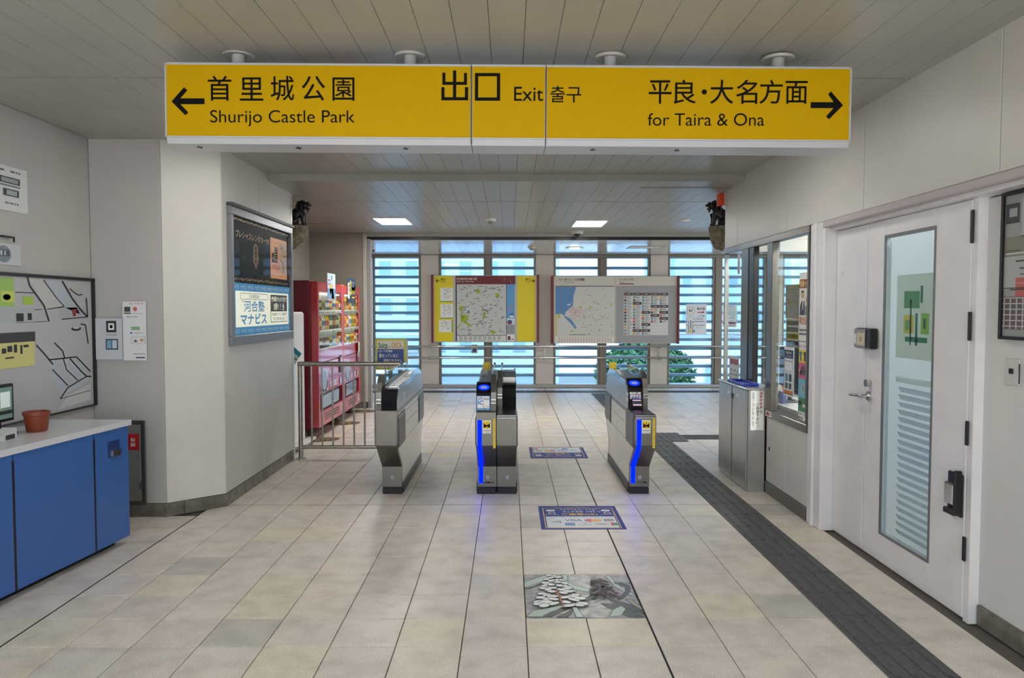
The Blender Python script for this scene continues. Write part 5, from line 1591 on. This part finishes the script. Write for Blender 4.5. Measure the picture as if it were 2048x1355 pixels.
hb.raw([(-2.32, 7.7585, 1.16), (-2.20, 7.7385, 1.06), (-2.225, 7.7415, 1.02), (-2.32, 7.7585, 1.10)], [(0, 1, 2, 3)], M((40, 140, 160), .5))
hb.raw([(-2.30, 7.755, 1.03), (-2.25, 7.746, .995), (-2.252, 7.7464, .985), (-2.30, 7.755, 1.015)], [(0, 1, 2, 3)], M((60, 60, 60), .5))
tag(hb.done('hanging_leaflet'), 'tilted teal and white leaflet hanging at the kiosk corner', 'leaflet')

# ---- vending machines
BOT = {}
def bottle_mesh(kind, rgb, cap):
    k = (kind, rgb, cap)
    if k not in BOT:
        m, c = M(rgb, .3), M(cap, .4)
        b = B()
        if kind == 'bottle':
            b.lathe([(.026, 0), (.030, .006), (.030, .05)], (0, 0, 0), m, 10).lathe([(.0305, .05), (.0305, .11)], (0, 0, 0), c, 10).lathe([(.030, .11), (.029, .13), (.013, .165), (.012, .172)], (0, 0, 0), m, 10).lathe([(.014, .172), (.014, .188)], (0, 0, 0), WHITE, 10)
        else:
            b.lathe([(.024, 0), (.029, .008), (.029, .10), (.025, .112), (.024, .115)], (0, 0, 0), m, 10).lathe([(.0294, .035), (.0294, .085)], (0, 0, 0), c, 10)
        BOT[k] = b.mesh(kind, smooth=40)
    return BOT[k]
PALS = [((92, 66, 40), (190, 120, 60)), ((60, 60, 66), (200, 190, 150)), ((190, 170, 40), (90, 110, 40)), ((70, 130, 190), (230, 230, 230)), ((200, 90, 60), (240, 210, 120)), ((230, 226, 216), (60, 120, 180)), ((226, 180, 40), (200, 60, 40)), ((50, 90, 60), (210, 220, 180))]
CNAME = dict(zip(PALS, ('brown and orange', 'black and cream', 'mustard and green', 'blue and white', 'orange and yellow', 'white and blue', 'yellow and red', 'green and grey')))
ORD = 'first second third fourth fifth sixth seventh eighth ninth tenth eleventh twelfth thirteenth fourteenth'.split()
def vending(label, y0, y1, seed, which, orange):
    xf = -2.212
    v = thing('vending_machine', label, 'vending machine', (-2.6, (y0 + y1) / 2, 0))
    rg = random.Random(seed)
    h0, h1 = .12, 1.862
    b = B()
    b.box(-2.97, xf - .09, y0, y1, h0, h1, VDARK, .012)
    b.done('cabinet', v)
    ya, yb, za, zb = y0 + .07, y1 - .06, 1.045, 1.735
    d = B()
    fr = VRED
    d.box(xf - .088, xf, y0 + .003, ya, h0 + .02, h1 - .01, fr, .008).box(xf - .088, xf, yb, y1 - .003, h0 + .02, h1 - .01, fr, .008)
    d.box(xf - .088, xf, ya, yb, zb, h1 - .01, M((196, 40, 34), .25, coat=.5) if orange else fr, .008).box(xf - .088, xf, ya, yb, .90, za, fr, .006).box(xf - .088, xf, ya, yb, h0 + .02, .32, fr, .006)
    d = d.done('door', v)
    pbox('lower_panel', v, xf - .088, xf - .006, ya, yb, .52, .90, VRED, .010)
    pbox('display_back', v, xf - .087, xf - .07, ya, yb, za, zb, M((214, 216, 206), .5), 0)
    rows = [(za + .475, 'can' if which == 0 else 'bottle'), (za + .235, 'bottle'), (za + .02, 'can')]
    b = B()
    for k, (z, _) in enumerate(rows):
        b.box(xf - .070, xf - .012, ya, yb, z - .012, z, M((206, 208, 204), .4), .002)
    b.done('display_shelf', v)
    for k, (z, kind) in enumerate(rows):
        st = B().box(xf - .014, xf - .006, ya, yb, z - .045, z - .012, WHITE, .002).done('button_strip', v)
        n = int((yb - ya) / .085)
        bb = B()
        for i in range(n):
            yy = ya + .05 + i * (yb - ya - .1) / (n - 1)
            bb.box(xf - .007, xf - .003, yy - .022, yy + .022, z - .040, z - .018, M((60, 70, 64), .4) if i % 3 else M((90, 160, 130), .4), .001)
        bb.done('button', st)
        for i in range(n):
            yy = ya + .05 + i * (yb - ya - .1) / (n - 1)
            pal = PALS[(i // 2 + seed + 3 * k) % len(PALS)] if which == 0 else [PALS[2], PALS[6], PALS[4], PALS[5]][(i // 2 + k) % 4]
            o = bpy.data.objects.new('drink_' + kind, bottle_mesh(kind, *pal))
            COL.objects.link(o); o.location = (xf - .040, yy, z + .0005)
            tag(o, '%s sample %s, %s from the fence, %s row, %s red machine' % (CNAME[pal], kind, ORD[i], ('top', 'middle', 'bottom')[k], ('nearer', 'farther')[which]), 'drink ' + kind,
                'sample drinks, %s row, %s machine' % (('top', 'middle', 'bottom')[k], ('near', 'far')[which]))
    pbox('display_glass', v, xf - .006, xf - .002, ya, yb, za, zb, glass('vending_glass_%d' % which, (.97, .98, .97), 0, .7), 0)
    pbox('display_lamp', v, xf - .06, xf - .03, ya + .02, yb - .02, zb - .03, zb - .012, M((250, 250, 240), .5, emit=1.1), .002)
    # delivery flap, coin unit, posters
    pbox('delivery_bay', v, xf - .088, xf - .03, ya, yb, .32, .52, BLACK, .002)
    B().prism([(xf - .03, .505), (xf - .004, .49), (xf - .012, .345), (xf - .03, .335)], 'y', ya + .10, yb - .18, M((170, 182, 192), .15, .6)).done('delivery_flap', v)
    pbox('coin_panel', v, xf - .004, xf + .006, yb - .17, yb - .05, .70, .93, M((60, 62, 66), .35, .4), .004)
    pbox('coin_slot', v, xf + .006, xf + .012, yb - .13, yb - .09, .84, .90, CHROME, .002)
    pbox('coin_return', v, xf - .004, xf + .008, yb - .16, yb - .08, .56, .64, CHROME, .004)
    S = Sheet((xf - .0055, ya, .53), UY, UZ, 0, 100, (yb - ya) / 100, .0036)
    S.oval(20, 60, 14, 40, M((206, 214, 224), .3), 18); S.rect(6, 60, 34, 96, M((206, 214, 224), .3)); S.up(); S.oval(20, 60, 11, 34, M((150, 160, 170), .3), 16); S.rect(42, 70, 74, 92, M((196, 170, 184), .3)); S.rect(44, 20, 60, 36, M((214, 120, 130), .3))
    S.finish(v, 'panel_print')
    for k in range(3):
        pbox('vent_slot', v, xf - .001, xf + .002, ya + .2, yb - .25, .20 + .03 * k, .212 + .03 * k, BLACK, 0)
    S = Sheet((xf + .0005, y1 - .2, .18), UY, UZ, 0, 100, .0012, .0012)
    S.rect(10, 10, 70, 90, M((222, 216, 206), .4)); S.up(); S.scrawl(16, 20, 64, 80, 4, M((120, 60, 60), .4)); S.finish(v, 'label_plate')
    me = B().lathe([(.05, 0), (.05, .02), (.025, .03), (.025, .125)], (0, 0, 0), M((90, 70, 58), .7), 12).mesh('foot', smooth=40)
    for yy in (y0 + .09, y1 - .09):
        for xx in (-2.88, xf - .13):
            piece('foot', me, v, (xx, yy, 0))
    return v
vending('red vending machine nearer the fence with a drinks window of brown and blue cans', 8.462, 9.745, 1, 0, False)
vending('second red vending machine, beside the grey brown wall, with mostly yellow drinks', 9.762, 10.83, 4, 1, True)
RUST = noisy('rusty_pad', (84, 62, 46), (150, 128, 104), 16, .8)
for k, (y, lb) in enumerate(((8.50, 'rusty brown pad under the near front foot of the first vending machine'), (9.72, 'rusty brown pad under the feet where the two vending machines meet'), (10.86, 'pale rusty pad under the far front foot of the second vending machine'))):
    o = B().prism([(-2.42, y - .10), (-2.20, y - .12), (-2.03, y - .04), (-2.0, y + .06), (-2.12, y + .12), (-2.42, y + .11)], 'z', .0005, .0155 if k < 2 else .012, RUST).done('floor_pad')
    tag(o, lb, 'floor pad')
# feet of the machines stand on the pads: shallow notch avoided by pads lying in front of them
def p_top1(S):
    S.rect(0, 0, 100, 100, M((196, 216, 230), .4)); S.up(); S.rect(0, 60, 100, 100, M((120, 160, 200), .4)); S.oval(40, 62, 14, 20, M((230, 190, 40), .4)); S.oval(62, 48, 8, 10, M((220, 180, 150), .4)); S.poly([(50, 100), (54, 60), (72, 58), (80, 100)], M((60, 90, 150), .4)); S.scrawl(8, 20, 36, 50, 2, M((150, 90, 110), .4)); S.rect(50, 8, 58, 26, INK)
poster('top_poster', 'pale blue seaside poster standing over the first vending machine front', 'poster', (-2.209, 8.90, 1.66), UY, .40, .31, M((206, 220, 230), .4), 0, 100, .004, p_top1, sy=.0031)
def p_top2(S):
    DB = M((44, 62, 92), .4)
    S.rect(0, 20, 22, 84, M((230, 226, 220), .4)); S.rect(22, 30, 100, 100, DB); S.oval(60, 30, 32, 28, DB); S.up(); S.text('3', 26, 10, 44, 70, M((236, 214, 30), .4), .03); S.vtext('毎日', 4, 26, 18, 56, DB, .01)
    S.text('大当たり', 46, 48, 96, 66, M((236, 214, 30), .4), .02); S.rect(50, 76, 96, 82, M((236, 214, 30), .4)); S.rect(84, 58, 100, 92, M((150, 40, 60), .4)); S.scrawl(40, 12, 80, 38, 3, M((150, 170, 180), .4))
poster('top_poster', 'dark blue lucky draw sign with a yellow 3 on the second vending machine', 'poster', (-2.209, 10.02, 1.62), UY, .52, .34, M((44, 62, 92), .4), 0, 100, .0052, p_top2, sy=.0034)
b = B().box(-2.205, -2.19, 10.60, 10.72, .92, 1.04, M((40, 40, 42), .5), .006).box(-2.188, -2.182, 10.58, 10.66, .90, 1.05, M((216, 214, 200), .5), .002).box(-2.1815, -2.181, 10.59, 10.65, .98, 1.0, M((200, 160, 60), .5))
tag(b.done('hanging_tag'), 'small dark and white tag hanging on the second vending machine', 'tag')
sc = thing('security_camera', 'tiny white bullet camera high at the shutter guide', 'security camera', (-2.1, 11.42, 2.43))
B().tube([(-2.10, 11.40, 2.46), (-2.10, 11.40, 2.589)], .008, WHITE, 8).done('stem', sc)
B().tube([(-2.10, 11.36, 2.435), (-2.10, 11.46, 2.445)], .022, WHITE, 12).tube([(-2.10, 11.352, 2.434), (-2.10, 11.358, 2.435)], .016, BLACK, 12).done('body', sc, smooth=50)

# ================================================================== LION STATUES ON ROCK BRACKETS
def skin(verts, edges, radii, sub=1):
    me = bpy.data.meshes.new('skin'); me.from_pydata(verts, edges, [])
    o = bpy.data.objects.new('skin', me); COL.objects.link(o)
    md = o.modifiers.new('skin', 'SKIN')
    for i, r in enumerate(radii):
        rr = r if isinstance(r, tuple) else (r, r)
        me.skin_vertices[0].data[i].radius = rr
    me.skin_vertices[0].data[0].use_root = True
    if sub:
        s = o.modifiers.new('sub', 'SUBSURF'); s.levels = sub; s.render_levels = sub
    ev = bpy.data.meshes.new_from_object(o.evaluated_get(bpy.context.evaluated_depsgraph_get()))
    vs = [tuple(v.co) for v in ev.vertices]; fs = [tuple(p.vertices) for p in ev.polygons]
    bpy.data.objects.remove(o); bpy.data.meshes.remove(me); bpy.data.meshes.remove(ev)
    return vs, fs
LION = M((26, 24, 24), .45, name='black_bronze')
ROCK = noisy('rough_rock', (96, 88, 70), (146, 136, 112), 22, .9, bump=.8)
def lion(label, base, s, face):
    """guardian lion sitting with straight forelegs, mouth open; face = +1 looks towards +x"""
    t = thing('lion_statue', label, 'statue', base)
    b = B()
    # torso, neck, head; x forward
    V = [(-.085, 0, .055), (-.05, 0, .10), (.0, 0, .145), (.03, 0, .18), (.06, 0, .205),      # 0-4 spine to head
         (.05, .035, .12), (.055, .038, .06), (.058, .04, .016), (.085, .042, .012),          # 5-8 foreleg
         (.05, -.035, .12), (.055, -.038, .06), (.058, -.04, .016), (.085, -.042, .012),      # 9-12
         (-.06, .06, .075), (-.02, .068, .045), (-.035, .066, .016), (.01, .068, .012),       # 13-16 haunch, hock, paw
         (-.06, -.06, .075), (-.02, -.068, .045), (-.035, -.066, .016), (.01, -.068, .012)]   # 17-20
    E = [(0, 1), (1, 2), (2, 3), (3, 4), (2, 5), (5, 6), (6, 7), (7, 8), (2, 9), (9, 10), (10, 11), (11, 12), (0, 13), (13, 14), (14, 15), (15, 16), (0, 17), (17, 18), (18, 19), (19, 20)]
    R = [.05, .056, .06, .055, .045, .028, .02, .018, .016, .028, .02, .018, .016, .036, .028, .02, .016, .036, .028, .02, .016]
    vs, fs = skin(V, E, R, 1)
    b.raw(vs, fs, LION)
    body = b
    mane = B()
    rg = random.Random(4)
    for i in range(26):
        a = 2 * math.pi * i / 13; ring = i // 13
        mane.ball((.035 - .03 * ring + rg.uniform(-.006, .006), (.052 + .006 * ring) * math.cos(a), .195 - .01 * ring + (.052 + .006 * ring) * math.sin(a)), (.016, .016, .019), LION, 7, 5)
    hd = B()
    hd.ball((.075, 0, .212), (.04, .042, .036), LION, 14, 9)                # skull
    hd.ball((.112, 0, .212), (.024, .030, .014), LION, 12, 7)               # upper muzzle
    hd.ball((.132, 0, .218), (.010, .014, .009), LION, 8, 6)                # nose
    hd.ball((.102, 0, .178), (.026, .026, .009), LION, 12, 7)               # lower jaw
    hd.ball((.098, 0, .162), (.012, .018, .018), LION, 8, 6)                # beard
    for sy in (-1, 1):
        hd.ball((.102, .02 * sy, .238), (.012, .012, .012), LION, 8, 6)     # brows and eyes
        hd.ball((.112, .019 * sy, .232), (.006, .006, .006), M((90, 84, 74), .4), 6, 5)
        hd.lathe([(.016, 0), (.013, .014), (.003, .032)], (.052, .036 * sy, .238), LION, 8)
        for k in range(2):
            hd.lathe([(.004, .012), (.0005, 0)], (.125 - .012 * k, .018 * sy, .188), M((170, 164, 150), .4), 6)
    tl = B().tube([(-.11, 0, .05), (-.14, 0, .09), (-.135, 0, .15), (-.115, 0, .18)], [.014, .016, .024, .006], LION, 10)
    st = B().box(-.13, .085, -.085, .085, -.004, .006, LION, .003)
    for bb, nm in ((body, 'body'), (mane, 'mane'), (hd, 'head'), (tl, 'tail'), (st, 'plinth')):
        me = bb.mesh(nm, smooth=60)
        o = bpy.data.objects.new(nm, me); COL.objects.link(o); o.parent = t
    t.scale = (s, s, s)
    t.rotation_euler.z = 0 if face > 0 else math.pi
    return t
def rock(label, cx, cy, ztop, rx, ry, rz, seed):
    rg = random.Random(seed)
    b = B().ball((cx, cy, ztop), (rx, ry, rz), ROCK, 26, 22)
    vs = []
    for (x, y, z) in b.v:
        if z > ztop:
            z = ztop + .0
        else:
            k = 1 + .05 * math.sin(19 * x + seed) * math.cos(23 * z) + rg.uniform(-.025, .025)
            x, y, z = cx + (x - cx) * k, cy + (y - cy) * k, ztop + (z - ztop) * k
        vs.append((x, max(y, cy - ry * .8), z))
    b.v = vs
    o = b.done('rock_bracket', smooth=35)
    return tag(o, label, 'rock bracket')
rock('rounded rock bracket behind the column under the black lion', -2.28, 7.70, 2.395, .17, .20, .235, 2)
lion('black lion statue peeking out behind the column on its rock', (-2.205, 7.70, 2.3995), 1.0, 1)
rock('rounded rock bracket at the office end under the black lion', 2.235, 7.55, 2.375, .175, .20, .25, 5)
lion('black lion statue at the office end below the orange red lamp', (2.16, 7.55, 2.3795), 1.0, -1)

# ================================================================== OUTSIDE
gr = B().box(-60, 60, 15.2, 120, -9.2, -9, M((120, 122, 118), .9)).done('ground')
struct(gr, 'street level ground far below the windows', 'ground')
def building(label, x0, x1, y0, y1, z1, rgb, cols, rows, zlow=-4.0, roof=None):
    b = thing('building', label, 'building', ((x0 + x1) / 2, (y0 + y1) / 2, -9))
    pbox('walls', b, x0, x1, y0, y1, -9, z1, M(rgb, .8), .03)
    if roof:
        pbox('roof_slab', b, x0 - .3, x1 + .3, y0 - .3, y1 + .3, z1, z1 + .25, M(roof, .7), .03)
    wm = B().box(-.30, .30, -.05, .02, -.38, .38, M((206, 212, 216), .5), .02).mesh('window_frame')
    gm = B().box(-.26, .26, -.06, -.03, -.34, .34, M((140, 170, 192), .15), .01).mesh('pane')
    for i in range(cols):
        for j in range(rows):
            x = x0 + (x1 - x0) * (i + .5) / cols; z = zlow + (z1 - .6 - zlow) * (j + .5) / rows
            f = piece('window_frame', wm, b, (x, y0, z)); g = piece('pane', gm, f, (x, y0, z))
    return b
building('large pale blue apartment block standing behind the area map window', -6.0, 2.2, 32, 44, 16, (190, 214, 238), 7, 12)
building('low white house with a grey roof slab below the vending machine side window', -8.5, -3.0, 22, 29, .2, (220, 224, 226), 3, 2, -3, (150, 156, 158))
building('small pale grey house in front of the apartment block', -2.6, 1.0, 24, 30, -.6, (200, 214, 226), 3, 2, -4, (170, 180, 188))
building('white two storey building seen below the bus notice window', 5.4, 12.5, 27, 36, .6, (226, 232, 238), 5, 3, -5, (196, 204, 210))
building('blue grey tower far behind the white two storey building', 10.0, 17.0, 44, 54, 9, (190, 212, 234), 5, 6)
def tree(label, x, y, zc, r, seed):
    rg = random.Random(seed)
    t = thing('tree', label, 'tree', (x, y, -9))
    B().tube([(x, y, -9), (x + .1, y, -4), (x - .1, y, zc)], [.28, .2, .08], M((92, 76, 60), .9), 8).done('trunk', t, smooth=50)
    cols = [M((48, 88, 56), .7), M((66, 108, 64), .7), M((88, 132, 80), .7)]
    b = B()
    for i in range(4200):
        u = Vector((rg.gauss(0, 1), rg.gauss(0, 1), rg.gauss(0, 1))).normalized() * r * rg.uniform(.55, 1) ** .6
        c = Vector((x + u.x * 1.15, y + u.y, zc + u.z * .8))
        a = Vector((rg.gauss(0, 1), rg.gauss(0, 1), rg.gauss(0, .6))).normalized(); d = a.cross(Vector((rg.gauss(0, 1), rg.gauss(0, 1), 1))).normalized()
        l = rg.uniform(.06, .13)
        b.raw([c - a * l, c + d * l * .45, c + a * l, c - d * l * .45], [(0, 1, 2, 3)], rg.choice(cols))
    o = b.done('foliage', t, normals=False); o['kind'] = 'stuff'
    return t
tree('leafy green tree outside below the index board', 3.92, 21, -.35, 1.25, 1)
tree('bushy tree outside beside the white two storey building', 5.3, 23.6, -2.2, 1.2, 2)
